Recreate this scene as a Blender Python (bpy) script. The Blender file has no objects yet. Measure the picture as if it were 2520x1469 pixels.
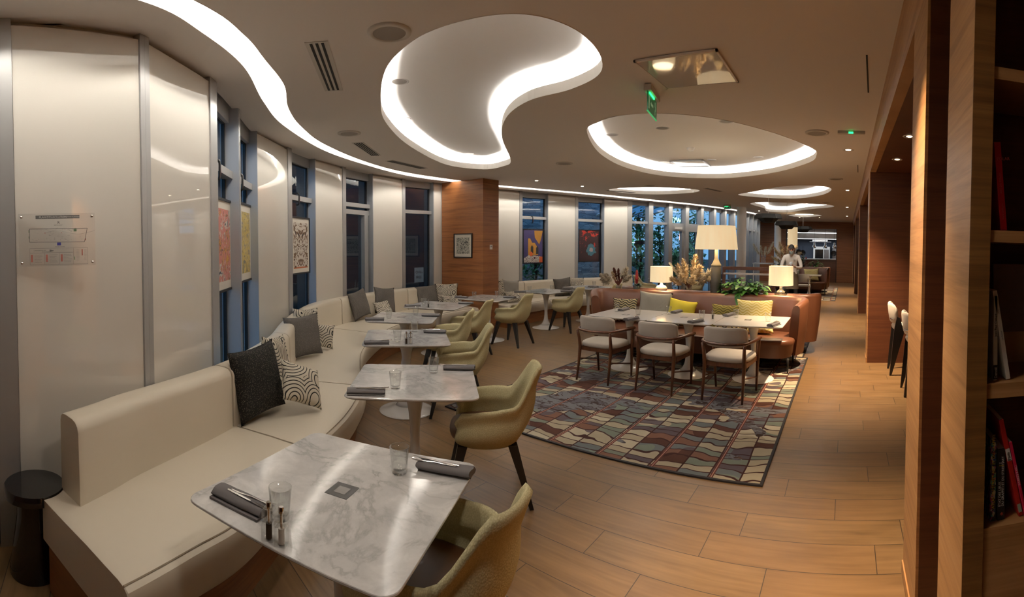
import bpy, bmesh, math, random
from math import sin, cos, pi, tan, atan2, radians, hypot
from mathutils import Matrix, Vector
random.seed(7)
S = bpy.context.scene
C = S.collection

# ------------------------------------------------------------------ camera (phone panorama: a cylinder)
CR, CYC, PIT, ROL, AZ, EYE = 1170.4, 634.1, -0.02698, -0.00259, 0.70286, 1.665
def _rot():
    a = Matrix.Rotation(ROL, 3, 'Y'); b = Matrix.Rotation(PIT, 3, 'X'); c = Matrix.Rotation(AZ, 3, 'Z')
    return c @ b @ a
ROT = _rot()
cd = bpy.data.cameras.new('camera'); cam = bpy.data.objects.new('camera', cd); C.objects.link(cam); S.camera = cam
cd.type = 'PANO'; cd.panorama_type = 'CENTRAL_CYLINDRICAL'
cd.central_cylindrical_range_u_min = -1260 / CR; cd.central_cylindrical_range_u_max = 1260 / CR
cd.central_cylindrical_range_v_min = -(1469 - CYC) / CR; cd.central_cylindrical_range_v_max = CYC / CR
cd.central_cylindrical_radius = 1.0
cd.clip_start = 0.01; cd.clip_end = 200
_l = Matrix(((ROT[0][0], ROT[0][2], -ROT[0][1]), (ROT[1][0], ROT[1][2], -ROT[1][1]), (ROT[2][0], ROT[2][2], -ROT[2][1])))
_m = _l.to_4x4(); _m.translation = (0, 0, EYE); cam.matrix_world = _m

# ------------------------------------------------------------------ view, world, light
S.view_settings.view_transform = 'Standard'; S.view_settings.look = 'None'
S.view_settings.gamma = 1.0; S.view_settings.use_curve_mapping = False
S.view_settings.exposure = 0.60
cy = S.cycles
cy.max_bounces = 8; cy.diffuse_bounces = 4; cy.glossy_bounces = 4; cy.transmission_bounces = 8
cy.transparent_max_bounces = 16; cy.caustics_reflective = False; cy.caustics_refractive = False
cy.sample_clamp_indirect = 6.0; cy.use_denoising = True; cy.blur_glossy = 0.0
w = bpy.data.worlds.new('dusk'); S.world = w; w.use_nodes = True
bg = w.node_tree.nodes['Background']; bg.inputs[0].default_value = (0.17, 0.37, 0.62, 1); bg.inputs[1].default_value = 1.1
WARM = (1.0, 0.80, 0.58)

# ------------------------------------------------------------------ small helpers
def ray(x, y):
    u = (x - 1260) / CR
    return ROT @ Vector((sin(u), cos(u), (CYC - y) / CR))
def at(x, y, z):
    r = ray(x, y); t = (z - EYE) / r.z
    return Vector((r.x * t, r.y * t, z))
def atY(x, y, Y):
    r = ray(x, y); t = Y / r.y
    return Vector((r.x * t, Y, EYE + r.z * t))
def tag(o, label=None, cat=None, group=None, kind=None):
    if label: o['label'] = label
    if cat: o['category'] = cat
    if group: o['group'] = group
    if kind: o['kind'] = kind
    return o
def empty(name, loc=(0, 0, 0), rz=0.0):
    o = bpy.data.objects.new(name, None); C.objects.link(o); o.location = loc; o.rotation_euler = (0, 0, rz)
    o.empty_display_size = 0.1
    return o
def thing(name, label, cat, loc=(0, 0, 0), rz=0.0, group=None):
    return tag(empty(name, loc, rz), label, cat, group)
def dup(o, loc=None, rz=None, label=None, group=None, parent=None):
    c = o.copy(); C.objects.link(c)
    if parent is not None: c.parent = parent
    if loc is not None: c.location = loc
    if rz is not None: c.rotation_euler = (c.rotation_euler[0], c.rotation_euler[1], rz)
    if label: c['label'] = label
    if group: c['group'] = group
    for ch in list(o.children): dup(ch, parent=c)
    return c

class MB:
    """collects vertices and faces and links them as one mesh object"""
    def __init__(s): s.v = []; s.f = []; s.fm = []; s.mi = 0; s.sm = []; s.smooth = False
    def add(s, vs, fs, M=None):
        n = len(s.v)
        for p in vs:
            p = Vector(p)
            s.v.append(M @ p if M is not None else p)
        for f in fs: s.f.append([n + i for i in f]); s.fm.append(s.mi); s.sm.append(s.smooth)
        return s
    def box(s, a, b, M=None):
        (x0, y0, z0), (x1, y1, z1) = a, b
        x0, x1 = min(x0, x1), max(x0, x1); y0, y1 = min(y0, y1), max(y0, y1); z0, z1 = min(z0, z1), max(z0, z1)
        return s.add([(x0, y0, z0), (x1, y0, z0), (x1, y1, z0), (x0, y1, z0), (x0, y0, z1), (x1, y0, z1), (x1, y1, z1), (x0, y1, z1)],
                     [(3, 2, 1, 0), (4, 5, 6, 7), (0, 1, 5, 4), (1, 2, 6, 5), (2, 3, 7, 6), (3, 0, 4, 7)], M)
    def lathe(s, prof, n=24, M=None, cap=True):
        vs = []; fs = []
        for r, z in prof:
            for i in range(n): a = 2 * pi * i / n; vs.append((r * cos(a), r * sin(a), z))
        for k in range(len(prof) - 1):
            for i in range(n):
                j = (i + 1) % n; fs.append((k * n + i, k * n + j, (k + 1) * n + j, (k + 1) * n + i))
        if cap:
            if prof[0][0] > 1e-4: fs.append(tuple(range(n))[::-1])
            if prof[-1][0] > 1e-4: fs.append(tuple((len(prof) - 1) * n + i for i in range(n)))
        return s.add(vs, fs, M)
    def tube(s, pts, r, n=8, M=None, closed=False, flat=1.0):
        pts = [Vector(p) for p in pts]; N = len(pts)
        rs = r if isinstance(r, (list, tuple)) else [r] * N
        vs = []; fs = []; up = None
        for k in range(N):
            a = pts[(k - 1) % N] if (k > 0 or closed) else pts[k]; b = pts[(k + 1) % N] if (k < N - 1 or closed) else pts[k]
            d = (b - a)
            d = d.normalized() if d.length > 1e-9 else Vector((0, 0, 1))
            if up is None:
                up = Vector((0, 0, 1)) if abs(d.z) < .95 else Vector((1, 0, 0))
            e1 = d.cross(up).normalized(); e2 = e1.cross(d).normalized(); up = e2
            for i in range(n): t = 2 * pi * i / n; vs.append(pts[k] + e1 * (rs[k] * cos(t)) + e2 * (rs[k] * flat * sin(t)))
        for k in range(N if closed else N - 1):
            q = (k + 1) % N
            for i in range(n): j = (i + 1) % n; fs.append((k * n + i, k * n + j, q * n + j, q * n + i))
        if not closed: fs.append(tuple(range(n))[::-1]); fs.append(tuple((N - 1) * n + i for i in range(n)))
        return s.add(vs, fs, M)
    def prism(s, poly, z0, z1, M=None):
        n = len(poly)
        vs = [(p[0], p[1], z0) for p in poly] + [(p[0], p[1], z1) for p in poly]
        fs = [tuple(range(n))[::-1], tuple(range(n, 2 * n))] + [(i, (i + 1) % n, n + (i + 1) % n, n + i) for i in range(n)]
        return s.add(vs, fs, M)
    def loft(s, rings, M=None, closed=True, caps=True):
        """rings: lists of points with equal length"""
        n = len(rings[0]); vs = [p for r in rings for p in r]; fs = []
        for k in range(len(rings) - 1):
            for i in range(n if closed else n - 1):
                j = (i + 1) % n; fs.append((k * n + i, k * n + j, (k + 1) * n + j, (k + 1) * n + i))
        if caps and closed: fs.append(tuple(range(n))[::-1]); fs.append(tuple((len(rings) - 1) * n + i for i in range(n)))
        return s.add(vs, fs, M)
    def build(s, name, mat=None, parent=None, smooth=None, loc=None, recalc=True, auto=None):
        me = bpy.data.meshes.new(name); me.from_pydata([tuple(p) for p in s.v], [], s.f)
        ms = mat if isinstance(mat, (list, tuple)) else [mat]
        for m in ms:
            if m: me.materials.append(m)
        for i, p in enumerate(me.polygons):
            p.material_index = min(s.fm[i], len(ms) - 1)
            p.use_smooth = s.sm[i] if smooth is None else smooth
        if recalc:
            b = bmesh.new(); b.from_mesh(me); bmesh.ops.recalc_face_normals(b, faces=b.faces); b.to_mesh(me); b.free()
        if auto is not None:
            for p in me.polygons: p.use_smooth = True
            me.set_sharp_from_angle(angle=radians(auto))
        o = bpy.data.objects.new(name, me); C.objects.link(o)
        if parent is not None: o.parent = parent
        if loc is not None: o.location = loc
        return o
def bevel(o, w_, seg=2):
    m = o.modifiers.new('bevel', 'BEVEL'); m.width = w_; m.segments = seg; m.limit_method = 'ANGLE'; m.angle_limit = radians(40)
    return o
def subsurf(o, n=1):
    m = o.modifiers.new('sub', 'SUBSURF'); m.levels = n; m.render_levels = n
    for p in o.data.polygons: p.use_smooth = True
    return o
def catmull(pts, k=8, closed=False):
    pts = [Vector(p) for p in pts]; n = len(pts); out = []
    for i in range(n if closed else n - 1):
        p1 = pts[i]; p2 = pts[(i + 1) % n]
        p0 = pts[(i - 1) % n] if (closed or i > 0) else p1 * 2 - p2
        p3 = pts[(i + 2) % n] if (closed or i < n - 2) else p2 * 2 - p1
        for j in range(k):
            t = j / k
            out.append(0.5 * ((2 * p1) + (p2 - p0) * t + (2 * p0 - 5 * p1 + 4 * p2 - p3) * t * t + (3 * p1 - p0 - 3 * p2 + p3) * t ** 3))
    if not closed: out.append(pts[-1])
    return out
def TR(x=0, y=0, z=0, rz=0, rx=0, ry=0, s=1):
    return Matrix.Translation((x, y, z)) @ Matrix.Rotation(rz, 4, 'Z') @ Matrix.Rotation(ry, 4, 'Y') @ Matrix.Rotation(rx, 4, 'X') @ Matrix.Diagonal((s, s, s, 1) if not isinstance(s, tuple) else (*s, 1))
def along(poly, d):
    """point and tangent at arc length d of a 2D polyline"""
    for a, b in zip(poly, poly[1:]):
        L = (b - a).length
        if d <= L: return a.lerp(b, d / L), (b - a).normalized()
        d -= L
    return poly[-1], (poly[-1] - poly[-2]).normalized()

# ------------------------------------------------------------------ materials
MATS = {}
class NT:
    def __init__(s, m): m.use_nodes = True; s.t = m.node_tree; s.n = s.t.nodes; s.p = s.n['Principled BSDF']; s.out = s.n['Material Output']
    def node(s, ty, **k):
        n = s.n.new(ty)
        for a, b in k.items():
            if a.startswith('i_'): n.inputs[a[2:].replace('_', ' ')].default_value = b
            else: setattr(n, a, b)
        return n
    def link(s, a, b): s.t.links.new(a, b)
    def math(s, op, a, b=None, c=None):
        n = s.n.new('ShaderNodeMath'); n.operation = op
        for i, x in enumerate((a, b, c)):
            if x is None: continue
            if isinstance(x, (int, float)): n.inputs[i].default_value = x
            else: s.link(x, n.inputs[i])
        return n.outputs[0]
    def ramp(s, fac, stops, const=False):
        n = s.n.new('ShaderNodeValToRGB'); cr = n.color_ramp
        if const: cr.interpolation = 'CONSTANT'
        while len(cr.elements) < len(stops): cr.elements.new(0.5)
        for e, (p, c) in zip(cr.elements, stops):
            e.position = p; e.color = (*c, 1) if len(c) == 3 else c
        s.link(fac, n.inputs[0]); return n.outputs[0]
    def coord(s, kind='Object', scale=(1, 1, 1), rot=(0, 0, 0), loc=(0, 0, 0)):
        t = s.n.new('ShaderNodeTexCoord'); m = s.n.new('ShaderNodeMapping')
        m.inputs['Scale'].default_value = scale; m.inputs['Rotation'].default_value = rot; m.inputs['Location'].default_value = loc
        s.link(t.outputs[kind], m.inputs[0]); return m.outputs[0]
    def noise(s, vec, scale=5, detail=3, rough=.5, dist=0):
        n = s.n.new('ShaderNodeTexNoise'); n.inputs['Scale'].default_value = scale; n.inputs['Detail'].default_value = detail
        n.inputs['Roughness'].default_value = rough; n.inputs['Distortion'].default_value = dist
        if vec is not None: s.link(vec, n.inputs['Vector'])
        return n.outputs[0]
    def mix(s, fac, a, b, mode='MIX'):
        n = s.n.new('ShaderNodeMix'); n.data_type = 'RGBA'; n.blend_type = mode
        for k, x in ((0, fac), (6, a), (7, b)):
            if isinstance(x, (int, float)): n.inputs[k].default_value = x
            elif isinstance(x, tuple): n.inputs[k].default_value = (*x, 1) if len(x) == 3 else x
            else: s.link(x, n.inputs[k])
        return n.outputs[2]
    def bump(s, h, strength=.2, dist=.01):
        n = s.n.new('ShaderNodeBump'); n.inputs['Strength'].default_value = strength; n.inputs['Distance'].default_value = dist
        s.link(h, n.inputs['Height']); s.link(n.outputs[0], s.p.inputs['Normal'])
    def base(s, c): s.link(c, s.p.inputs['Base Color'])
def M(name, col=(.5, .5, .5), rough=.5, metal=0.0, spec=.5, coat=0.0, coatr=.1, emit=None, es=1.0):
    m = bpy.data.materials.new(name); t = NT(m); p = t.p
    p.inputs['Base Color'].default_value = (*col, 1); p.inputs['Roughness'].default_value = rough
    p.inputs['Metallic'].default_value = metal; p.inputs['Specular IOR Level'].default_value = spec
    if coat: p.inputs['Coat IOR'].default_value = 1.75 if name == 'glossy_panel' else 1.5; p.inputs['Coat Weight'].default_value = coat; p.inputs['Coat Roughness'].default_value = coatr
    if emit: p.inputs['Emission Color'].default_value = (*emit, 1); p.inputs['Emission Strength'].default_value = es
    MATS[name] = m
    return m
def N(name, **k): m = M(name, **k); return m, NT(m)

m_ceil = M('ceiling_paint', (.71, .66, .62), .7, spec=.3)
m_cove = M('cove_paint', (.84, .83, .82), .7, spec=.2)
m_lip = M('cove_lip_paint', (.80, .76, .70), .6)
m_panel = M('glossy_panel', (.80, .765, .70), .5, spec=.35, coat=1.0, coatr=.018)
m_alu = M('grey_aluminium', (.46, .46, .46), .38, .4)
m_alud = M('grey_aluminium_reveal', (.42, .44, .47), .45, .2)
m_black = M('black_gasket', (.01, .01, .012), .4)
m_chrome = M('polished_steel', (.75, .73, .70), .12, 1.0)
m_steel = M('brushed_steel', (.45, .46, .48), .3, 1.0)
m_white = M('white_lacquer', (.82, .81, .79), .14, spec=.6)
m_whitep = M('white_paint', (.74, .72, .68), .55)
m_dark = M('black_wood', (.012, .011, .011), .35)
m_blackg = M('black_gloss_metal', (.006, .006, .007), .08, spec=.8)
m_col = M('column_paint', (.84, .83, .81), .5)
m_led = M('led_strip', (0, 0, 0), .5, emit=(1.0, .95, .88), es=125.0)
m_leds = M('small_cove_led', (0, 0, 0), .5, emit=(1.0, .95, .88), es=62.0)
m_ledp = M('perimeter_led', (0, 0, 0), .5, emit=(1.0, .94, .84), es=35.0)
m_dl = M('downlight_lens', (0, 0, 0), .5, emit=(1.0, .80, .55), es=14.0)
m_glow = M('green_led', (0, .3, .05), .5, emit=(.02, 1.0, .2), es=2.2)
m_paper = M('white_paper', (.72, .68, .60), .6)
m_ink = M('black_ink', (.015, .014, .013), .5)

def wood(name, c1, c2, c3, rough=.42, axis='X', sc=1.0, coat=0.0):
    m, t = N(name, rough=rough, coat=coat)
    s = {'X': (.6 * sc, .6 * sc, 16 * sc), 'Z': (14 * sc, 14 * sc, .7 * sc), 'Y': (16 * sc, .6 * sc, 16 * sc)}[axis]
    v = t.coord('Object', s)
    n1 = t.noise(v, 1.6, 6, .6, .6); n2 = t.noise(t.coord('Object', tuple(a * 5 for a in s)), 2.0, 3, .6)
    f = t.math('ADD', t.math('MULTIPLY', n1, .75), t.math('MULTIPLY', n2, .25))
    t.base(t.ramp(f, [(.30, c1), (.5, c2), (.68, c3)]))
    t.bump(n2, .05, .003)
    return m
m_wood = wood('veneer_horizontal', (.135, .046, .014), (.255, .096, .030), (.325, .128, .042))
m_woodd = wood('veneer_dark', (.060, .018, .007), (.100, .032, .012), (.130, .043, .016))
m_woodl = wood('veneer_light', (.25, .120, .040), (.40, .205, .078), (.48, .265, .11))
m_walnut = wood('walnut', (.055, .018, .007), (.115, .038, .014), (.17, .06, .023), .35, 'Z')
m_leather, t = N('cream_leather', col=(.56, .49, .375), rough=.42, spec=.4)
t.bump(t.noise(t.coord('Object'), 260, 2), .06, .002)
t.base(t.mix(t.noise(t.coord('Object'), 1.3, 2), (.70, .635, .52), (.76, .69, .57)))
m_seam = M('leather_piping', (.33, .27, .19), .6)
m_orange, t = N('cognac_leather', col=(.135, .052, .026), rough=.36, spec=.45)
t.bump(t.noise(t.coord('Object'), 240, 2), .06, .002)
m_yellow, t = N('yellow_weave', col=(.42, .36, .14), rough=.85, spec=.15)
n_ = t.node('ShaderNodeTexVoronoi'); n_.inputs['Scale'].default_value = 190; t.link(t.coord('Object', (1, 1, .7)), n_.inputs['Vector'])
t.base(t.ramp(n_.outputs[0], [(.1, (.62, .565, .35)), (.7, (.50, .45, .26))])); t.bump(n_.outputs[0], .35, .003)
m_brownseat = M('brown_leather', (.115, .052, .022), .45)
m_cream, t = N('cream_fabric', col=(.60, .55, .48), rough=.85, spec=.15)
t.bump(t.noise(t.coord('Object'), 420, 2), .2, .002)
m_greyfab, t = N('grey_fabric', col=(.30, .28, .25), rough=.9, spec=.1)
t.bump(t.noise(t.coord('Object'), 300, 2), .3, .003)
m_marble, t = N('white_marble', rough=.085, spec=.55)
mv = t.coord('Object', (1, 1, 1)); a_ = t.noise(mv, 2.6, 7, .6, .45); b_ = t.noise(mv, 9, 6, .7, .6)
f1 = t.math('ABSOLUTE', t.math('SUBTRACT', a_, .5)); v1 = t.ramp(f1, [(0, (.40, .40, .39)), (.025, (.64, .635, .625)), (.12, (.76, .75, .735))])
t.base(t.mix(t.ramp(b_, [(.38, (0, 0, 0)), (.62, (.75, .75, .75))]), v1, (.54, .54, .535)))
m_marble2 = M('white_laminate', (.66, .645, .62), .10, spec=.5)

# glass that stays cheap to render: reflection by fresnel over plain see-through
def pane(name, tint=(1, 1, 1), f0=.05, power=4.0, rough=.0, graze=.9):
    m = bpy.data.materials.new(name); m.use_nodes = True; t = m.node_tree; t.nodes.clear()
    o = t.nodes.new('ShaderNodeOutputMaterial'); mx = t.nodes.new('ShaderNodeMixShader'); tr = t.nodes.new('ShaderNodeBsdfTransparent')
    gl = t.nodes.new('ShaderNodeBsdfGlossy'); lw = t.nodes.new('ShaderNodeLayerWeight'); pw = t.nodes.new('ShaderNodeMath'); pw.operation = 'POWER'
    mu = t.nodes.new('ShaderNodeMath'); mu.operation = 'MULTIPLY_ADD'; mu.use_clamp = True
    lw.inputs[0].default_value = .5; pw.inputs[1].default_value = power; mu.inputs[1].default_value = graze; mu.inputs[2].default_value = f0; gl.inputs['Roughness'].default_value = rough
    tr.inputs[0].default_value = (*tint, 1)
    t.links.new(lw.outputs['Facing'], pw.inputs[0]); t.links.new(pw.outputs[0], mu.inputs[0]); t.links.new(mu.outputs[0], mx.inputs[0]); t.links.new(tr.outputs[0], mx.inputs[1]); t.links.new(gl.outputs[0], mx.inputs[2]); t.links.new(mx.outputs[0], o.inputs[0])
    MATS[name] = m; return m
m_pane = pane('window_glass', (.86, .92, .95), .08, 5.0, .0, .72)
m_acryl = pane('clear_acrylic', (.97, .97, .97), .04, 4.0)
m_tumbler = pane('tumbler_glass', (.97, .975, .97), .06, 3.0, .0)

# floor: long wood-look tiles laid across the room
m_floor, t = N('plank_tile', rough=.36, spec=.4)
tc = t.node('ShaderNodeTexCoord'); sp = t.node('ShaderNodeSeparateXYZ'); t.link(tc.outputs['Object'], sp.inputs[0])
PW, PL = .2425, .94
ry = t.math('DIVIDE', t.math('SUBTRACT', sp.outputs[1], 2.885 - 40 * PW), PW); row = t.math('FLOOR', ry); fy = t.math('FRACT', ry)
k4 = t.math('MODULO', row, 4.0)
off = t.math('ADD', t.math('ADD', t.math('MULTIPLY', t.math('COMPARE', k4, 0.0, .1), -.04), t.math('MULTIPLY', t.math('COMPARE', k4, 1.0, .1), -.38)),
             t.math('ADD', t.math('MULTIPLY', t.math('COMPARE', k4, 2.0, .1), -.75), t.math('MULTIPLY', t.math('COMPARE', k4, 3.0, .1), -.58)))
rx = t.math('DIVIDE', t.math('ADD', t.math('SUBTRACT', sp.outputs[0], off), 40 * PL), PL); colx = t.math('FLOOR', rx); fx = t.math('FRACT', rx)
cmb = t.node('ShaderNodeCombineXYZ'); t.link(row, cmb.inputs[0]); t.link(colx, cmb.inputs[1])
wn = t.node('ShaderNodeTexWhiteNoise'); wn.noise_dimensions = '3D'; t.link(cmb.outputs[0], wn.inputs['Vector'])
# grain, shifted per plank
cm2 = t.node('ShaderNodeCombineXYZ'); t.link(t.math('MULTIPLY', sp.outputs[0], 1.6), cm2.inputs[0]); t.link(t.math('MULTIPLY', sp.outputs[1], 22), cm2.inputs[1]); t.link(t.math('MULTIPLY', wn.outputs[0], 37), cm2.inputs[2])
g1 = t.noise(cm2.outputs[0], 1.2, 5, .6, .5)
cm3 = t.node('ShaderNodeCombineXYZ'); t.link(sp.outputs[0], cm3.inputs[0]); t.link(t.math('MULTIPLY', sp.outputs[1], 3), cm3.inputs[1]); t.link(t.math('MULTIPLY', wn.outputs[0], 11), cm3.inputs[2])
g2 = t.noise(cm3.outputs[0], 1.8, 3, .5)
gg = t.math('ADD', t.math('MULTIPLY', g1, .55), t.math('MULTIPLY', g2, .45))
wc = t.ramp(gg, [(.30, (.112, .066, .027)), (.5, (.178, .106, .046)), (.70, (.238, .145, .066))])
wc = t.mix(t.math('MULTIPLY', wn.outputs[0], .25), wc, (.20, .105, .045))
ey = t.math('MINIMUM', fy, t.math('SUBTRACT', 1.0, fy)); ex = t.math('MINIMUM', fx, t.math('SUBTRACT', 1.0, fx))
gr = t.math('MAXIMUM', t.math('LESS_THAN', t.math('MULTIPLY', ey, PW), .0022), t.math('LESS_THAN', t.math('MULTIPLY', ex, PL), .0022))
t.base(t.mix(gr, wc, (.035, .025, .018)))
t.link(t.math('ADD', t.math('MULTIPLY', g2, .12), .30), t.p.inputs['Roughness'])
m_grass = M('dark_soil', (.02, .022, .018), .9)

# ------------------------------------------------------------------ plan of the room (metres; +Y runs down the room, camera at 0,0)
ZC = 2.95; BEX = .27
FAC_PTS = [(-1.55, -2.3), (-2.15, -1.5), (-2.50, -.85), (-2.63, -.42), (-2.64, -.12), (-2.91, .30), (-3.58, .885), (-4.3, 1.32), (-5.13, 1.81), (-5.77, 2.44), (-6.40, 3.16), (-6.80, 3.81), (-7.23, 4.72),
           (-7.46, 5.52), (-7.50, 6.55), (-7.36, 8.18), (-7.21, 8.83), (-7.02, 9.62), (-6.75, 10.5), (-6.40, 11.28), (-5.98, 12.17), (-5.30, 13.3), (-4.50, 15.0), (-3.98, 16.9), (-3.72, 19.2), (-3.95, 21.3), (-4.3, 23.3)]
FAC = catmull([Vector(p) for p in FAC_PTS], 14)
def fac_at(px, y=600):
    """arc length on the facade line where the photo column px meets it"""
    r = ray(px, y); d = Vector((r.x, r.y)).normalized(); s = 0.0
    for a, b in zip(FAC, FAC[1:]):
        e = b - a; den = d.x * e.y - d.y * e.x; L = e.length
        if abs(den) > 1e-9:
            tt = (a.x * e.y - a.y * e.x) / den; u = (a.x * d.y - a.y * d.x) / den
            if 0 <= u <= 1 and tt > 0: return s + u * L
        s += L
    return None
def S_off(px, off, y=600):
    """arc length whose point, pushed outward by off, is seen in photo column px"""
    best = None; s0 = fac_at(px, y); st = .02 if off < 1 else .06
    for k in range(-90, 91):
        q = s0 + k * st
        if q < 0: continue
        p, t_, n = fpt(q, off); r = ray(px, y); e = abs(p.x * r.y - p.y * r.x) / p.length
        if p.x * r.x + p.y * r.y < 0: continue
        if best is None or e < best[0]: best = (e, q)
    return best[1]
def fpt(s, off=0.0):
    p, t_ = along(FAC, s); n = Vector((-t_.y, t_.x))      # outward
    return p + n * off, t_, n
YB = -2.3; YF = 23.2
# ------------------------------------------------------------------ floor and ceiling
def struct(o, label=None): return tag(o, label, None, None, 'structure')
struct(MB().box((-9.2, YB - .3, -.06), (3.2, 27.2, 0)).build('floor', m_floor), 'wood-look plank tile floor')

def curve_fill(name, outer, holes, z, mat):
    cu = bpy.data.curves.new(name, 'CURVE'); cu.dimensions = '2D'; cu.fill_mode = 'BOTH'
    for poly in [outer] + holes:
        sp_ = cu.splines.new('POLY'); sp_.points.add(len(poly) - 1)
        for q, p in zip(sp_.points, poly): q.co = (p[0], p[1], 0, 1)
        sp_.use_cyclic_u = True
    o = bpy.data.objects.new(name, cu); C.objects.link(o)
    bpy.context.view_layer.update()
    me = bpy.data.meshes.new_from_object(o.evaluated_get(bpy.context.evaluated_depsgraph_get()))
    bpy.data.objects.remove(o); me.materials.clear(); me.materials.append(mat)
    for v in me.vertices: v.co.z = z
    o = bpy.data.objects.new(name, me); C.objects.link(o); return o
K = ZC_SCALE = (ZC - EYE) / (3.0 - EYE)
LOBES = {
 'A': [(-1.89, 2.06), (-1.69, 2.25), (-1.61, 2.56), (-1.69, 2.96), (-1.89, 3.26), (-2.27, 3.43), (-2.76, 3.48), (-3.31, 3.80), (-3.97, 4.49), (-4.91, 5.76), (-5.33, 6.07), (-5.82, 6.09), (-5.92, 5.31), (-5.14, 3.95), (-4.28, 2.95), (-3.6, 2.43), (-3.0, 2.07), (-2.56, 1.94), (-2.24, 1.94)],
 'B': [(-2.94, 4.83), (-2.6, 4.49), (-2.2, 4.37), (-1.72, 4.52), (-1.24, 4.94), (-.77, 5.68), (-.48, 6.38), (-.45, 6.79), (-.62, 7.44), (-1.35, 8.43), (-2.39, 8.97), (-3.33, 8.54), (-3.66, 7.45), (-3.47, 6.11)],
 'C': [(-5.46, 9.99), (-4.74, 9.86), (-4.03, 10.11), (-3.47, 10.73), (-3.84, 11.26), (-4.77, 11.39), (-5.44, 10.85)],
 'D': [(-2.77, 11.89), (-2.3, 11.3), (-1.7, 10.63), (-1.37, 10.28), (-.92, 10.13), (-.49, 10.3), (-.37, 10.86), (-.67, 11.96), (-1.37, 12.8), (-2.23, 12.61)],
 'E': [(-2.98, 14.5), (-2.71, 13.97), (-2.2, 13.85), (-1.4, 14.19), (-.56, 14.61), (-.42, 15.14), (-.73, 15.65), (-1.49, 16.58), (-2.21, 17.79), (-2.92, 17.44), (-2.82, 16.0)],
 'F': [(-2.42, 19.58), (-1.74, 18.57), (-1.03, 19.34), (-1.83, 20.5)]}
LOBES = {k: [Vector((x * K, y * K)) for x, y in v] for k, v in LOBES.items()}
LOBES = {k: catmull(v, 6 if len(v) > 5 else 10, True) for k, v in LOBES.items()}
SO = catmull([Vector(p) for p in [(-1.75, -1.6), (-2.15, -.6), (-2.49, .25), (-2.81, .64), (-3.28, 1.05), (-4.01, 1.46), (-4.74, 1.96), (-5.75, 2.96), (-6.46, 4.06), (-7.03, 5.3), (-7.17, 6.45), (-7.05, 7.89), (-6.45, 9.75), (-5.50, 12.40), (-4.62, 14.3), (-3.90, 16.6), (-3.52, 18.9), (-3.55, 20.4)]], 8)
SI = catmull([Vector(p) for p in [(-1.45, -1.6), (-1.82, -.6), (-2.45, .51), (-2.78, .89), (-3.10, 1.14), (-3.55, 1.47), (-4.11, 1.74), (-4.69, 2.13), (-5.41, 2.79), (-6.24, 3.93), (-6.76, 5.09), (-6.92, 6.45), (-6.84, 7.79), (-6.26, 9.6), (-5.30, 12.1), (-4.42, 14.1), (-3.70, 16.4), (-3.34, 18.8), (-3.42, 20.35)]], 8)
slot = SO + SI[::-1]
outer = [(p.x - .12, p.y) for p in FAC[::3]] + [(-4.3, YF), (BEX, YF), (BEX, YB)]
ceil = curve_fill('ceiling', outer, list(LOBES.values()) + [slot], ZC, m_ceil)
struct(ceil, 'flat painted ceiling with curved light coves')
# upper slab that closes the room above
mb = MB(); mb.prism([(p.x - .15, p.y) for p in FAC[::4]] + [(-4.8, YF), (-4.8, 27), (3.2, 27), (3.2, YB - .3), (-1.3, YB - .3)], ZC + .45, ZC + .5)
struct(mb.build('ceiling', m_ceil), 'slab above the suspended ceiling')

def offset(poly, d):
    n = len(poly); area = sum(poly[i].x * poly[(i + 1) % n].y - poly[(i + 1) % n].x * poly[i].y for i in range(n))
    sg = 1 if area > 0 else -1; out = []
    for i in range(n):
        t_ = (poly[(i + 1) % n] - poly[i - 1]).normalized(); out.append(poly[i] + Vector((t_.y, -t_.x)) * d * sg)
    return out
def strip(mb, A, B, za, zb, closed=True):
    n = len(A); vs = [(p[0], p[1], za) for p in A] + [(p[0], p[1], zb) for p in B]
    mb.add(vs, [(i, (i + 1) % n, n + (i + 1) % n, n + i) for i in range(n if closed else n - 1)])
for nm, poly in LOBES.items():
    o1 = offset(poly, .03); o2 = offset(poly, .17)
    zt = ZC + .20
    mb = MB(); strip(mb, poly, poly, ZC - .004, ZC + .085); strip(mb, poly, o1, ZC + .085, ZC + .085); strip(mb, o1, o1, ZC + .085, ZC + .03)
    mb.build('cove_lip', m_lip, ceil, recalc=False)
    mb = MB(); strip(mb, o1, o2, ZC + .03, ZC + .03); strip(mb, o2, o2, ZC + .03, zt)
    mb.build('cove_ledge', m_cove, ceil, recalc=False)
    top = curve_fill('cove_top', o2, [], zt, m_cove); top.parent = ceil
    e1 = offset(poly, .07); e2 = offset(poly, .10)
    mb = MB(); strip(mb, e1, e2, ZC + .045, ZC + .045)
    mb.build('light_strip', m_led if nm in 'AB' else m_leds, ceil, recalc=False)
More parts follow.
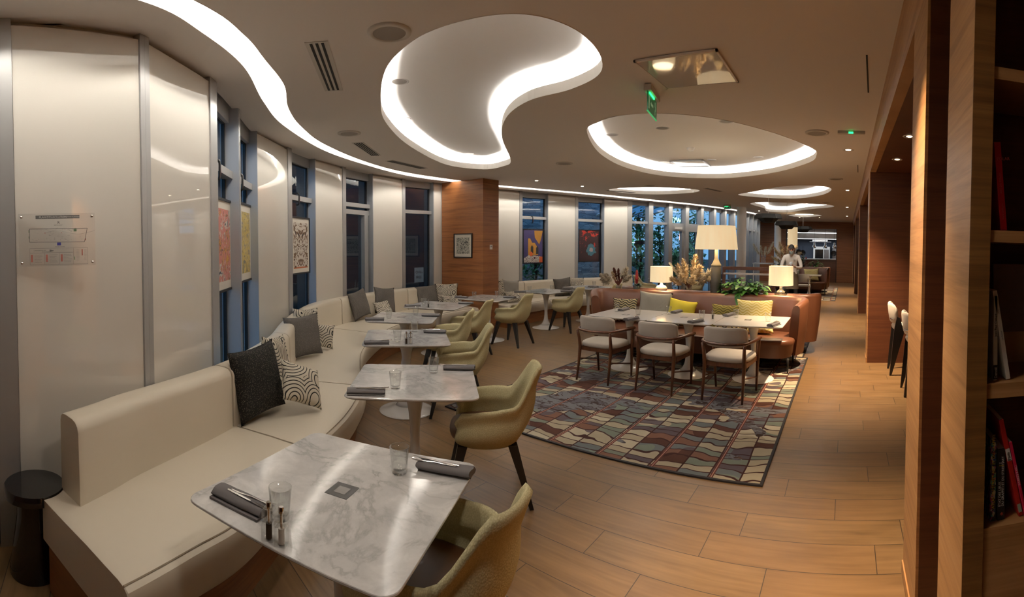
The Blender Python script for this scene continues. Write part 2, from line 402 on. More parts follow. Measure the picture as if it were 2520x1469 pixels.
# perimeter cove along the windows
n_ = len(SO)
def off_open(P, d):
    out = []
    for i in range(len(P)):
        t_ = (P[min(i + 1, len(P) - 1)] - P[max(i - 1, 0)]).normalized(); out.append(P[i] + Vector((-t_.y, t_.x)) * d)
    return out
o1 = off_open(SO, .02); o2 = off_open(SO, .10)
mb = MB(); strip(mb, SO, SO, ZC - .004, ZC + .07, False); strip(mb, SO, o1, ZC + .07, ZC + .07, False); strip(mb, o1, o1, ZC + .07, ZC + .03, False)
mb.build('cove_lip', m_lip, ceil, recalc=False)
inn = off_open(SI, -.05)
mb = MB(); strip(mb, o1, o2, ZC + .03, ZC + .03, False); strip(mb, o2, o2, ZC + .03, ZC + .2, False); strip(mb, SI, SI, ZC - .003, ZC + .02, False); strip(mb, SI, inn, ZC + .02, ZC + .02, False); strip(mb, inn, inn, ZC + .02, ZC + .2, False)
SIr = [inn[min(len(SI) - 1, round(i * (len(SI) - 1) / (len(SO) - 1)))] for i in range(len(SO))]
strip(mb, o2, SIr, ZC + .2, ZC + .2, False)
mb.box((SO[-1].x - .2, SO[-1].y, ZC + .001), (SI[-1].x + .1, SO[-1].y + .02, ZC + .2))
mb.build('cove_top', m_cove, ceil, recalc=False)
iL = off_open(SI, -.04)
mb = MB(); strip(mb, iL, iL, ZC + .14, ZC + .195, False)
mb.build('light_strip', m_ledp, ceil, recalc=False)
mb = MB(); strip(mb, off_open(SO, .04), off_open(SO, .06), ZC + .05, ZC + .05, False)
mb.build('light_strip', m_ledp, ceil, recalc=False)

# ------------------------------------------------------------------ facade: white glossy panels, posts and windows
def seg(mb, s0, s1, o0, o1, z0, z1, step=.12):
    n = max(1, int(math.ceil((s1 - s0) / step)))
    P = [fpt(s0 + (s1 - s0) * i / n, o0)[0] for i in range(n + 1)]; Q = [fpt(s0 + (s1 - s0) * i / n, o1)[0] for i in range(n + 1)]
    mb.loft([[(a.x, a.y, z0), (a.x, a.y, z1), (b.x, b.y, z1), (b.x, b.y, z0)] for a, b in zip(P, Q)])
S_ = fac_at
SLEN = sum((b - a).length for a, b in zip(FAC, FAC[1:]))
PZ = ZC - .035
class Ctr: w = 0; d = 0
def panel(s0, s1, label):
    mb = MB(); seg(mb, s0 + .002, s1 - .002, 0, .04, .0, PZ, 99)
    o = struct(mb.build('wall_left', m_panel, auto=30), label)
    mb = MB(); seg(mb, s0, s1, .045, .16, 0, ZC + .01, 99); mb.build('wall_backing', m_whitep, o, auto=30)
    return o
def post(s0, s1, label='grey aluminium post between wall panel and window', d=.16):
    mb = MB(); seg(mb, s0, s1, -.012, d, 0, ZC - .002); return struct(mb.build('trim_1', m_alu, auto=30), label)
def window(s0, s1, label, zt=2.30, jamb=True, transom=True):
    Ctr.w += 1
    mb = MB(); z1 = ZC - .03
    seg(mb, s0, s1, .10, .18, 0, .10); seg(mb, s0, s1, .09, .18, z1 - .10, ZC)
    if jamb: seg(mb, s1 - .016, s1, 0, .18, 0, ZC)
    fr = MB(); r_ = struct(mb.build('window_%d' % Ctr.w, m_alud, auto=30), label)
    g = MB(); seg(g, s0, s1 - .012, .148, .152, .10, z1 - .10); g.build('pane', m_pane, r_)
    k = MB(); seg(k, s1 - .045, s1 - .016, .13, .16, .10, z1 - .10); seg(k, s0, s1, .13, .155, z1 - .115, z1 - .10); k.build('gasket', m_black, r_)
    if transom: q = MB(); seg(q, s0, s1 - .016, .06, .16, zt - .035, zt + .035); q.build('transom', m_alu, r_, auto=30)
    return r_
mb = MB(); seg(mb, 0, SLEN, .10, .19, ZC, ZC + .5, .3); struct(mb.build('wall_left', m_whitep, auto=30), 'upstand above the windows')
# grey end post and panels at the left edge of the photo
seg0 = S_(0, 500)
sA, sB = S_(36, 500), S_(349)
post(sA - .12, sA, 'wide grey aluminium post at the left edge')
mb = MB(); seg(mb, sA - .16, sA - .12, .02, .16, 0, ZC); struct(mb.build('trim_2', m_black), 'dark shadow gap left of the grey post')
panel(0.02, sA - .16, 'white wall panel behind the camera on the left')
panel(sA, sB, 'large glossy white wall panel with the evacuation plan')
post(sB, S_(360), 'dark grey post between the two large panels'); post(S_(360) + .001, S_(371), 'grey stile beside the dark post', .12)
panel(S_(371), S_(519), 'glossy white wall panel left of the blue windows')
post(S_(519), S_(535), 'grey post left of the blue windows')
window(S_(535), S_(591), 'tall blue window behind the pink poster', 2.33)
window(S_(593), S_(636), 'tall blue window behind the yellow poster', 2.33)
mb = MB(); seg(mb, S_(591), S_(593), -.005, .16, 0, ZC); struct(mb.build('trim_3', m_alu), 'thin grey mullion between the blue windows')
panel(S_(636), S_(709), 'white panel right of the blue windows'); post(S_(709), S_(718))
window(S_(718), S_(778), 'dark window behind the brown poster', 2.33)
panel(S_(778), S_(843), 'white panel between brown poster window and door window'); post(S_(843), S_(851))
wd = window(S_(851), S_(919), 'dark window with a glazed door leaf', 2.36)
q = MB(); a, b = S_(851), S_(919)
seg(q, a, b - .02, .08, .16, 2.20, 2.28); seg(q, b - .16, b - .045, .08, .16, .1, 2.24); seg(q, a, b - .04, .08, .16, .1, .2); q.build('door_leaf_frame', m_alu, wd, auto=30)
panel(S_(919), S_(990), 'white panel left of the last window before the pier'); post(S_(990), S_(997))
window(S_(997), S_(1068), 'dark window beside the wooden pier', 2.33)
panel(S_(1068), S_(1228), 'white panel running behind the wooden pier')
panel(S_(1228) + .002, S_(1278), 'white panel right of the wooden pier'); post(S_(1278), S_(1285))
window(S_(1285), S_(1349), 'window behind the purple and orange picture', 2.33)
panel(S_(1349), S_(1415), 'white panel between the two dark pictures'); post(S_(1415), S_(1422))
window(S_(1422), S_(1487), 'window behind the red and black picture', 2.33)
panel(S_(1487), S_(1546), 'white panel left of the garden glazing')
# garden glazing with deep mullions
MX = [1549, 1601, 1649, 1690, 1727, 1758, 1784, 1806, 1826, 1841, 1852, 1861, 1868, 1873, 1877]
Ms = [S_(x) for x in MX]; Ms = [s for s in Ms if s is not None]
last = Ms[-1]
while last < SLEN - .6: last += .8; Ms.append(last)
for i, s in enumerate(Ms):
    wid = .075 if i < 4 else (.062 if i < 8 else .035)
    mb = MB(); seg(mb, s - wid, s + wid, -.02, .20, 0, ZC); o = struct(mb.build('trim_4', m_alu, auto=30), 'grey mullion of the garden glazing')
    mb = MB(); seg(mb, s + wid, s + wid + .012, .10, .20, 0, ZC); mb.build('gasket', m_black, o)
for i, (s0, s1) in enumerate(zip(Ms, Ms[1:])):
    Ctr.w += 1; mb = MB(); s0 += .085 if i < 8 else .05; s1 -= .070 if i < 8 else .04
    if s1 - s0 < .08: continue
    seg(mb, s0, s1, .10, .18, 0, .08); seg(mb, s0, s1, .10, .18, PZ - .08, ZC); seg(mb, s0, s1, .05, .16, 2.30, 2.37)
    r_ = struct(mb.build('window_%d' % Ctr.w, m_alud, auto=30), 'garden window bay %s' % ['beside the white panel', 'behind the small left lamp', 'with the glazed garden door', 'right half of the garden door', 'behind the big lamp'][min(i, 4)])
    g = MB(); seg(g, s0, s1, .148, .152, .08, 2.30); seg(g, s0, s1, .148, .152, 2.37, PZ - .08); g.build('pane', m_pane, r_)
    if i in (2, 3):
        k = MB(); seg(k, s0, s1, .03, .15, 2.12, 2.30); seg(k, s1 - .10, s1, .05, .15, .08, 2.12); seg(k, s0, s0 + .05, .05, .15, .08, 2.12)
        k.build('door_frame', m_alu, r_, auto=30)
        if i == 2: k = MB(); k.mi = 0; seg(k, s0 + .12, s0 + .42, .0, .03, 2.18, 2.25); k.build('door_closer', m_whitep, r_)
if Ms[-1] < SLEN: panel(Ms[-1] + .05, SLEN, 'white panel at the far end of the glazing')

# wooden pier between the benches
PIER = [(-7.46, 6.55), (-6.36, 6.64), (-6.35, 7.08), (-7.46, 7.05)]
struct(MB().prism(PIER, 0, ZC - .004).build('wall_pier', m_wood), 'wood veneer pier between the two benches')

# round columns
for cx, cyy, r_, lb in ((-3.37, 15.0, .155, 'white round column in front of the glazing'), (-3.0, 20.6, .15, 'white round column near the far wall')):
    a = math.atan2(cx, cyy)
    struct(MB().lathe([(r_, 0), (r_, ZC)], 32, TR(cx, cyy)).build('column', m_col, auto=40), lb)

# ------------------------------------------------------------------ right side: deep wooden fins, beam, alcoves
FINS = [(1.99, 2.40), (6.93, 7.34), (12.25, 12.66), (17.65, 18.06), (22.75, 23.2)]
FL = ['nearest lit wooden fin on the right', 'wooden fin beside the bar stools', 'third wooden fin along the corridor', 'fourth wooden fin along the corridor', 'last wooden fin at the far wall']
for (a, b), lb in zip(FINS, FL):
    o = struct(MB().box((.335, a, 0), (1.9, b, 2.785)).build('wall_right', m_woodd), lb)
    MB().box((.322, a + .002, 0), (.336, b - .002, 2.785)).build('lit_edge', m_woodl, o)  # corridor-side light painted as paler veneer; the dark front carries its shade
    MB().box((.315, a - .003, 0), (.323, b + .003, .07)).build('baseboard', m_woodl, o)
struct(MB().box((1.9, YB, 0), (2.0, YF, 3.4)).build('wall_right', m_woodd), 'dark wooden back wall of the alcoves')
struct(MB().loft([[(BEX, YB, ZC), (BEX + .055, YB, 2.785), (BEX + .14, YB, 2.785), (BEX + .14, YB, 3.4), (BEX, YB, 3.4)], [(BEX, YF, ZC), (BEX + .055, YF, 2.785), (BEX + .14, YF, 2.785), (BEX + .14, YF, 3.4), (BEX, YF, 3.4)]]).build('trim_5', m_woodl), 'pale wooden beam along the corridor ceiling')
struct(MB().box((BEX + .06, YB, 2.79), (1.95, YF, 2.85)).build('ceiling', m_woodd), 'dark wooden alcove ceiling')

# walls behind the camera
struct(MB().box((-1.5, YB - .12, 0), (2.0, YB, 3.4)).build('wall_back', m_wood), 'wooden wall behind the camera')
# far wall with the opening to the show kitchen
KX0, KX1, KZ = -2.93, -.50, 2.60
mb = MB(); mb.box((-4.6, YF, 0), (KX0, YF + .12, 3.4)); mb.box((KX1, YF, 0), (2.0, YF + .12, 3.4)); mb.box((KX0, YF, KZ), (KX1, YF + .12, 3.4))
struct(mb.build('wall_front', m_wood), 'far wooden wall around the kitchen opening')
m_bluew, t = N('blue_grey_wall', col=(.10, .13, .19), rough=.5)
mb = MB(); mb.box((-4.6, 26.8, 0), (2.0, 26.9, 3.4)); mb.box((-4.7, YF + .1, 0), (-4.6, 26.9, 3.4)); mb.box((2.0, YF, 0), (2.1, 26.9, 3.4))
struct(mb.build('wall_kitchen', m_bluew), 'blue grey wall of the show kitchen')
# ------------------------------------------------------------------ banquettes
def swirl(name, bgc, ink, sc=4.2, freq=26):
    m, t = N(name, rough=.85, spec=.15); v = t.node('ShaderNodeTexVoronoi'); v.inputs['Scale'].default_value = sc; v.inputs['Randomness'].default_value = .85
    t.link(t.coord('Object'), v.inputs['Vector'])
    f = t.math('FRACT', t.math('MULTIPLY', v.outputs['Distance'], freq / sc * 1.15))
    t.base(t.ramp(f, [(0, ink), (.27, bgc)], True)); return m
m_swirl = swirl('swirl_fabric', (.62, .57, .47), (.03, .028, .025), 4.6, 36)
m_darktex, t = N('dark_textured_fabric', rough=.9, spec=.1)
br = t.node('ShaderNodeTexVoronoi'); br.inputs['Scale'].default_value = 85; t.link(t.coord('Object', (1, 1, 2.0)), br.inputs['Vector'])
t.base(t.ramp(br.outputs[0], [(.0, (.24, .22, .16)), (.22, (.10, .09, .07)), (.34, (.018, .017, .016))])); t.bump(br.outputs[0], .5, .004)
m_greytex, t = N('grey_textured_fabric', rough=.9, spec=.1)
br = t.node('ShaderNodeTexVoronoi'); br.inputs['Scale'].default_value = 75; t.link(t.coord('Object', (1, 1, 1.8)), br.inputs['Vector'])
t.base(t.ramp(br.outputs[0], [(.1, (.19, .17, .145)), (.4, (.10, .09, .08))])); t.bump(br.outputs[0], .5, .004)
def zig(name, c1, c2, sx=15, sz=25):
    m, t = N(name, rough=.85, spec=.15); sp = t.node('ShaderNodeSeparateXYZ'); t.link(t.coord('Object'), sp.inputs[0])
    u = t.math('MULTIPLY', sp.outputs[0], sx); w_ = t.math('PINGPONG', u, 1.0)
    f = t.math('FRACT', t.math('ADD', t.math('MULTIPLY', sp.outputs[2], sz), t.math('MULTIPLY', t.math('SINE', t.math('MULTIPLY', u, 3.14)), .45)))
    t.base(t.ramp(f, [(0, c1), (.42, c2)], True)); return m
m_zigdark = zig('black_wave_fabric', (.02, .02, .018), (.44, .36, .20))
m_zigolive = zig('olive_wave_fabric', (.09, .075, .02), (.24, .19, .05))
m_zigyel = zig('yellow_wave_fabric', (.55, .45, .13), (.70, .62, .33))
m_yelplain = M('lemon_fabric', (.68, .56, .04), .8)
m_linen, t = N('grey_linen', col=(.34, .32, .27), rough=.9, spec=.1)
t.bump(t.noise(t.coord('Object'), 9, 3), .5, .02)

RF = [((-2.31, -.31), (-1.66, .08)), ((-2.55, -.06), (-1.83, .36)), ((-2.74, .13), (-2.02, .68)), ((-3.26, .80), (-2.52, 1.22)), ((-3.60, 1.11), (-2.95, 1.72)), ((-4.14, 1.53), (-3.47, 2.17)),
      ((-4.83, 1.93), (-3.98, 2.46)), ((-5.51, 2.38), (-4.60, 2.86)), ((-6.12, 2.88), (-5.10, 3.32)), ((-6.55, 3.45), (-5.52, 3.80)), ((-6.93, 4.18), (-5.90, 4.40)),
      ((-7.20, 4.95), (-6.15, 5.05)), ((-7.33, 5.55), (-6.30, 5.60)), ((-7.33, 6.10), (-6.38, 6.10)), ((-7.20, 6.52), (-6.42, 6.60))]
RF2 = [((-6.90, 7.12), (-6.13, 7.12)), ((-6.93, 7.9), (-6.15, 7.85)), ((-6.84, 8.66), (-6.13, 8.55)), ((-6.65, 9.4), (-5.95, 9.2)), ((-6.40, 10.08), (-5.73, 9.80)), ((-6.01, 10.80), (-5.38, 10.45)), ((-5.60, 11.48), (-4.98, 11.10))]
def bench(pairs, name, label, seat_seams, back_seams, b0, b1):
    R_ = catmull([Vector(a) for a, b in pairs], 10); F_ = catmull([Vector(b) for a, b in pairs], 10); nmax = len(R_) - 1
    def pr(t):
        i = min(int(t * 10), nmax - 1); f = t * 10 - i
        return R_[i].lerp(R_[i + 1], f), F_[i].lerp(F_[i + 1], f)
    root = thing(name, label, 'bench', (0, 0, 0), 0, None)
    T1 = len(pairs) - 1
    def section(t, kind):
        r, f = pr(t); d = (f - r).normalized(); L = (f - r).length
        if kind == 'seat': prof = [(0, .235), (0, .44), (.21, .445), (L * .6, .452), (L - .07, .448), (L - .035, .442), (L - .012, .428), (L - .002, .405), (L, .38), (L - .004, .27), (L - .03, .235)]
        elif kind == 'plinth': prof = [(.05, 0), (.05, .24), (L - .09, .24), (L - .09, 0)]
        elif kind == 'piping': return [Vector((*(r + d * (L - .036 + .004 * cos(a))), .4435 + .004 * sin(a))) for a in (0, 1.57, 3.14, 4.71)]
        elif kind == 'shadow': prof = [(.02, .228), (.02, .236), (L - .05, .236), (L - .05, .228)]
        else: prof = [(.0, .43), (0, .80), (.008, .825), (.03, .838), (.06, .843), (.13, .843), (.165, .836), (.187, .818), (.197, .79), (.202, .6), (.205, .43)]
        return [Vector((*(r + d * q), z)) for q, z in prof]
    def module(kind, t0, t1, nm, mat, g=.012, au=35):
        n = max(3, int((t1 - t0) * 10)); e = g
        ts = [t0 + e] + [t0 + e + .015 + (t1 - t0 - 2 * e - .03) * i / n for i in range(n + 1)] + [t1 - e]
        rings = []
        for k, tt in enumerate(ts):
            s_ = section(tt, kind)
            if kind in ('seat', 'back') and k in (0, len(ts) - 1):
                c = sum(s_, Vector((0, 0, 0))) / len(s_); s_ = [c + (p - c) * .975 for p in s_]
            rings.append(s_)
        return MB().loft(rings).build(nm, mat, root, auto=au)
    st = [0] + seat_seams + [T1]
    for a, b in zip(st, st[1:]):
        o = module('seat', a, b, 'seat_cushion', m_leather); q = module('piping', a, b, 'piping', m_seam, au=80); q.parent = o
    bs = [b0] + back_seams + [b1]
    for a, b in zip(bs, bs[1:]): module('back', a, b, 'backrest', m_leather)
    module('plinth', .04, T1 - .02, 'plinth', m_wood)
    return root
bench1 = bench(RF, 'banquette', 'long cream leather banquette winding along the left wall up to the wooden pier', [3, 5, 8.6, 11.5], [2.95, 5.15, 6.8, 9.1, 11.7], .36, 13.9)
bench2 = bench(RF2, 'banquette', 'shorter cream leather banquette beyond the wooden pier', [2, 4], [1.6, 3.2, 4.8], .02, 5.95)

# cushions
def cushion_mesh(w_, h_, d_, seedv=0, n=18):
    rnd = random.Random(seedv); mb = MB(); ph = [rnd.uniform(0, 6) for _ in range(4)]
    for side in (1, -1):
        vs = []; fs = []
        for i in range(n + 1):
            for j in range(n + 1):
                u = -1 + 2 * i / n; v = -1 + 2 * j / n
                e = (1 - abs(u) ** 2.6) * (1 - abs(v) ** 2.6); th = d_ * .5 * max(e, 0) ** .55
                pin = 1 - .10 * (1 - abs(v) ** 2) * abs(u) ** 3; pinv = 1 - .10 * (1 - abs(u) ** 2) * abs(v) ** 3
                x = u * w_ / 2 * pin; z = v * h_ / 2 * pinv
                wr = .006 * sin(7 * u + ph[0]) * cos(6 * v + ph[1]) + .01 * sin(3 * (u + v) + ph[2]) * e
                vs.append((x, side * (th + .001) + wr * .6, z))
        for i in range(n):
            for j in range(n): a = i * (n + 1) + j; fs.append((a, a + 1, a + n + 2, a + n + 1))
        mb.add(vs, fs)
    me = mb.build('cushion', None, smooth=True)
    b = bmesh.new(); b.from_mesh(me.data); bmesh.ops.remove_doubles(b, verts=b.verts, dist=.0026); bmesh.ops.recalc_face_normals(b, faces=b.faces); b.to_mesh(me.data); b.free()
    return me
def cushion(base, ang, w_, h_, mat, label, lean=14, roll=0, d_=.13, group='scatter cushions on the banquettes', zb=.45, sd=0):
    """base: (x, y) of the lower edge on the seat, ang: direction (deg) the cushion front looks to"""
    o = cushion_mesh(w_, h_, d_, sd + int(base[0] * 10)); o.data.materials.clear(); o.data.materials.append(mat); o.name = 'cushion'
    a = radians(ang); f = Vector((cos(a), sin(a), 0)); l = radians(lean)
    zax = (Vector((0, 0, 1)) * cos(l) - f * sin(l)); yax = f * cos(l) + Vector((0, 0, 1)) * sin(l); xax = yax.cross(zax)
    Mx = Matrix((xax, yax, zax)).transposed().to_4x4()
    Mx = Mx @ Matrix.Rotation(radians(roll), 4, 'Y')
    hh = abs(cos(radians(roll))) * h_ / 2 + abs(sin(radians(roll))) * w_ / 2
    c = Vector((base[0], base[1], zb)) + zax * hh * .97 + Vector((0, 0, d_ * .5 * sin(l) * .6))
    Mx.translation = c; o.matrix_world = Mx
    return tag(o, label, 'cushion', group)
def bpt(pairs, t, off=.30):
    R_ = catmull([Vector(a) for a, b in pairs], 10); F_ = catmull([Vector(b) for a, b in pairs], 10)
    i = int(t * 10); r = R_[i]; f = F_[i]; d = (f - r).normalized()
    return (r + d * off), math.degrees(atan2(d.y, d.x))
def bc(pairs, t, off, w_, h_, mat, label, dang=0, **k):
    p, a = bpt(pairs, t, off); return cushion((p.x, p.y), a + dang, w_, h_, mat, label, **k)
bc(RF, 3.45, .31, .50, .50, m_darktex, 'large dark textured cushion, first from the left on the banquette', dang=-4, roll=3, lean=12, d_=.15)
bc(RF, 4.2, .30, .46, .48, m_swirl, 'tall cream swirl cushion behind the large dark cushion', dang=4, roll=-8, lean=10)
bc(RF, 3.85, .64, .36, .32, m_swirl, 'small cream swirl cushion lying against the large dark cushion', dang=-16, roll=-28, lean=34, d_=.12)
bc(RF, 6.15, .31, .48, .46, m_greytex, 'grey textured cushion at the inner bend of the banquette', dang=-18, roll=2, lean=9, d_=.15)
bc(RF, 6.75, .28, .44, .46, m_swirl, 'cream swirl cushion behind the grey one at the inner bend', dang=-6, roll=-5, lean=8)
bc(RF, 6.7, .50, .30, .28, m_swirl, 'small swirl cushion leaning at the inner bend', dang=-30, roll=-12, lean=14, d_=.10)
bc(RF, 9.75, .31, .50, .46, m_greytex, 'grey cushion left of the pair behind the third table', dang=10, roll=8, lean=14)
bc(RF, 10.65, .31, .48, .46, m_greytex, 'grey cushion right of the pair behind the third table', dang=0, roll=-6, lean=12)
bc(RF, 10.35, .50, .36, .28, m_swirl, 'small swirl cushion in front of the grey pair', dang=0, roll=4, lean=30, d_=.10)
bc(RF, 12.55, .31, .48, .42, m_greytex, 'grey cushion near the wooden pier end of the long banquette', dang=-12, roll=5, lean=14)
bc(RF, 13.35, .32, .48, .46, m_swirl, 'large swirl cushion at the wooden pier end of the long banquette', dang=-40, roll=0, lean=8)
bc(RF, 13.3, .52, .40, .24, m_swirl, 'small swirl cushion low in front at the wooden pier', dang=-30, roll=0, lean=30, d_=.1)
bc(RF2, .35, .31, .46, .46, m_swirl, 'swirl cushion right beside the wooden pier on the short banquette', dang=-10, roll=6, lean=12)
bc(RF2, .95, .31, .50, .44, m_greyfab, 'plain grey cushion next to the pier on the short banquette', dang=-10, roll=-5, lean=12)
bc(RF2, .7, .54, .40, .26, m_swirl, 'small swirl cushion in front of the plain grey one', dang=-10, roll=0, lean=32, d_=.1)
bc(RF2, 3.15, .31, .48, .42, m_greytex, 'dark grey cushion in the middle of the short banquette', dang=-10, roll=4, lean=12)
bc(RF2, 3.7, .31, .46, .42, m_swirl, 'swirl cushion in the middle of the short banquette', dang=-10, roll=-3, lean=14)
bc(RF2, 3.4, .55, .36, .24, m_greytex, 'small grey cushion under the eighth table', dang=-10, roll=0, lean=34, d_=.1)

# ------------------------------------------------------------------ pedestal tables
def rsq(hw, hd, r, n=5, bow=0.0):
    out = []
    for cx, cyy, a0 in ((hw - r, hd - r, 0), (-hw + r, hd - r, 90), (-hw + r, -hd + r, 180), (hw - r, -hd + r, 270)):
        for i in range(n + 1): a = radians(a0 + 90 * i / n); out.append((cx + r * cos(a), cyy + r * sin(a)))
    return out
TZ = .74
def make_table(name, hw, hd, top_mat, r=.055):
    t_ = thing(name, '', 'table')
    P0 = rsq(hw, hd, r); ring = lambda k, z: [Vector((x * k, y * k, z)) for x, y in P0]
    MB().loft([ring(.93, TZ - .024), ring(.985, TZ - .014), ring(1.0, TZ - .007), ring(.998, TZ - .002), ring(.994, TZ)]).build('tabletop', top_mat, t_, auto=30)
    prof = [(.14, .716), (.135, .705), (.10, .685), (.072, .655), (.055, .60), (.043, .52), (.035, .42), (.031, .33), (.033, .26), (.040, .19), (.052, .14), (.075, .095), (.11, .06)]
    MB().lathe(prof, 32, cap=True).build('pedestal', m_white, t_, smooth=True)
    MB().lathe([(.115, .062), (.11, .06), (.15, .038), (.20, .022), (.25, .013), (.272, .008), (.275, .004), (.272, 0)], 40, cap=True).build('base', m_white, t_, auto=60)
    return t_
TB = [((-1.55, .86), 118.7, 'nearest'), ((-2.55, 1.99), 138.5, 'second'), ((-3.80, 2.86), 143, 'third'), ((-4.86, 3.63), 131.5, 'fourth'), ((-5.51, 4.77), 116, 'fifth'), ((-5.66, 6.06), 101, 'sixth'), ((-5.64, 7.72), 86, 'seventh'), ((-5.42, 9.0), 78, 'eighth')]
TWHERE = ['in the foreground', 'behind the nearest one', 'beside the bend of the banquette', 'in front of the grey cushion pair', 'near the pier end of the long banquette', 'right in front of the wooden pier', 'at the short banquette past the pier', 'farthest along the short banquette']
tab0 = make_table('pedestal_table', .415, .415, m_marble); tabs = []
for i, ((x, y), ang, nm) in enumerate(TB):
    o = tab0 if i == 0 else dup(tab0)
    o.location = (x, y, 0); o.rotation_euler = (0, 0, radians(ang - 90))
    tag(o, '%s square marble-topped pedestal table along the banquette, %s' % (nm, TWHERE[i]), 'table', 'marble pedestal tables along the banquettes'); tabs.append(o)
LT = [(-2.83, 5.80, 'left'), (-1.985, 5.80, 'middle'), (-1.14, 5.86, 'right')]
tw = make_table('pedestal_table', .42, .43, m_marble2, .04)
for i, (x, y, nm) in enumerate(LT):
    o = tw if i == 0 else dup(tw)
    o.location = (x, y, .0)
    tag(o, '%s one of three white tables pushed together before the cognac sofa' % nm, 'table', 'white tables pushed together on the rug')

# ------------------------------------------------------------------ mustard armchairs (front looks to +Y)
def make_armchair():
    t_ = thing('armchair', '', 'chair')
    n = 48; nv = 12; outr = []; TH = 132
    def sm(a, b, x): x = max(0, min(1, (x - a) / (b - a))); return x * x * (3 - 2 * x)
    def rim(th):                                     # th in degrees from the back centre
        a = abs(th); h = .85 - .22 * sm(25, 54, a) - .03 * sm(66, TH, a) - .05 * sm(TH - 12, TH, a)
        rx, ry = .285, .275
        x = rx * abs(sin(radians(th))) ** .8 * (1 if th >= 0 else -1); y = -ry * (1 if cos(radians(th)) >= 0 else -1) * abs(cos(radians(th))) ** .9
        lean = .10 * (1 - sm(20, 60, a)); x *= 1 - .20 * (1 - sm(26, 60, a)); y -= lean
        if a > 90: y *= 1.0; y += .02
        return Vector((x, y, h))
    def base(th):
        x = .20 * abs(sin(radians(th))) ** .8 * (1 if th >= 0 else -1); y = -.205 * (1 if cos(radians(th)) >= 0 else -1) * abs(cos(radians(th))) ** .9
        return Vector((x, y, .375))
    def surf(th, v, t_in):
        R_ = rim(th); B_ = base(th); a = abs(th)
        p = B_.lerp(R_, v); d = Vector((sin(radians(th)), -cos(radians(th)), 0)); bul = .055 * sin(pi * min(v * 1.35, 1)) * (1 - .3 * (1 - sm(20, 60, a)))
        p += d * bul; p -= d * t_in * (.75 + .4 * (1 - v)); return p
    ths = [-TH + 2 * TH * i / n for i in range(n + 1)]
    rings = []
    for th in ths:
        o_ = [surf(th, v / nv, 0) for v in range(nv + 1)]; i_ = [surf(th, v / nv, .042) for v in range(nv, -1, -1)]
        rt = (o_[-1] + i_[0]) / 2 + Vector((0, 0, .018)); o_[-1].z -= .002; rings.append(o_ + [rt] + i_)
    MB().loft(rings).build('shell', m_yellow, t_, smooth=True)
    mb = MB(); bot = [base(th) * 1.0 for th in ths]
    mb.loft([[p for p in bot], [Vector((p.x * 1.02, p.y * 1.02, .40)) for p in bot]], caps=True).build('seat_bottom', m_yellow, t_, auto=40)
    ring = []
    for k, (sc_, z) in enumerate(((.86, .40), (1.0, .425), (1.03, .45), (.99, .470), (.88, .482), (.5, .487))):
        ring.append([Vector((.225 * sc_ * abs(cos(a)) ** .7 * (1 if cos(a) > 0 else -1), .015 + .225 * sc_ * abs(sin(a)) ** .7 * (1 if sin(a) > 0 else -1), z)) for a in [2 * pi * i / 28 for i in range(28)]])
    MB().loft(ring).build('seat_cushion', m_brownseat, t_, smooth=True)
    for sx in (-1, 1):
        for sy in (-1, 1):
            mb = MB(); a = Vector((sx * .165, sy * .16, .39)); b = Vector((sx * .235, sy * .255 - (.02 if sy < 0 else 0), 0))
            def q(c, h): return [c + Vector((h, h, 0)), c + Vector((-h, h, 0)), c + Vector((-h, -h, 0)), c + Vector((h, -h, 0))]
            mb.loft([q(b, .013), q(a, .031)]).build('leg', m_dark, t_)
    return t_
chair0 = make_armchair()
CH = [((-1.28, 1.06), 12), ((-2.17, 2.30), 46), ((-3.47, 3.24), 48), ((-4.42, 3.93), 36), ((-5.03, 4.95), 22), ((-5.14, 6.08), 6), ((-5.13, 7.72), -4), ((-4.93, 8.95), -12)]
CL = ['cut off by the lower edge of the photo', 'facing the second marble table', 'facing the third marble table', 'facing the fourth marble table', 'facing the fifth marble table', 'in front of the wooden pier at the sixth table', 'at the seventh table past the pier', 'at the eighth table, half hidden by the cognac sofa']
for i, ((x, y), a) in enumerate(CH):
    o = chair0 if i == 0 else dup(chair0)
    o.location = (x, y, 0); o.rotation_euler = (0, 0, radians(a + 90))
    tag(o, 'mustard upholstered armchair with black legs %s' % CL[i], 'chair', 'mustard armchairs at the marble tables')

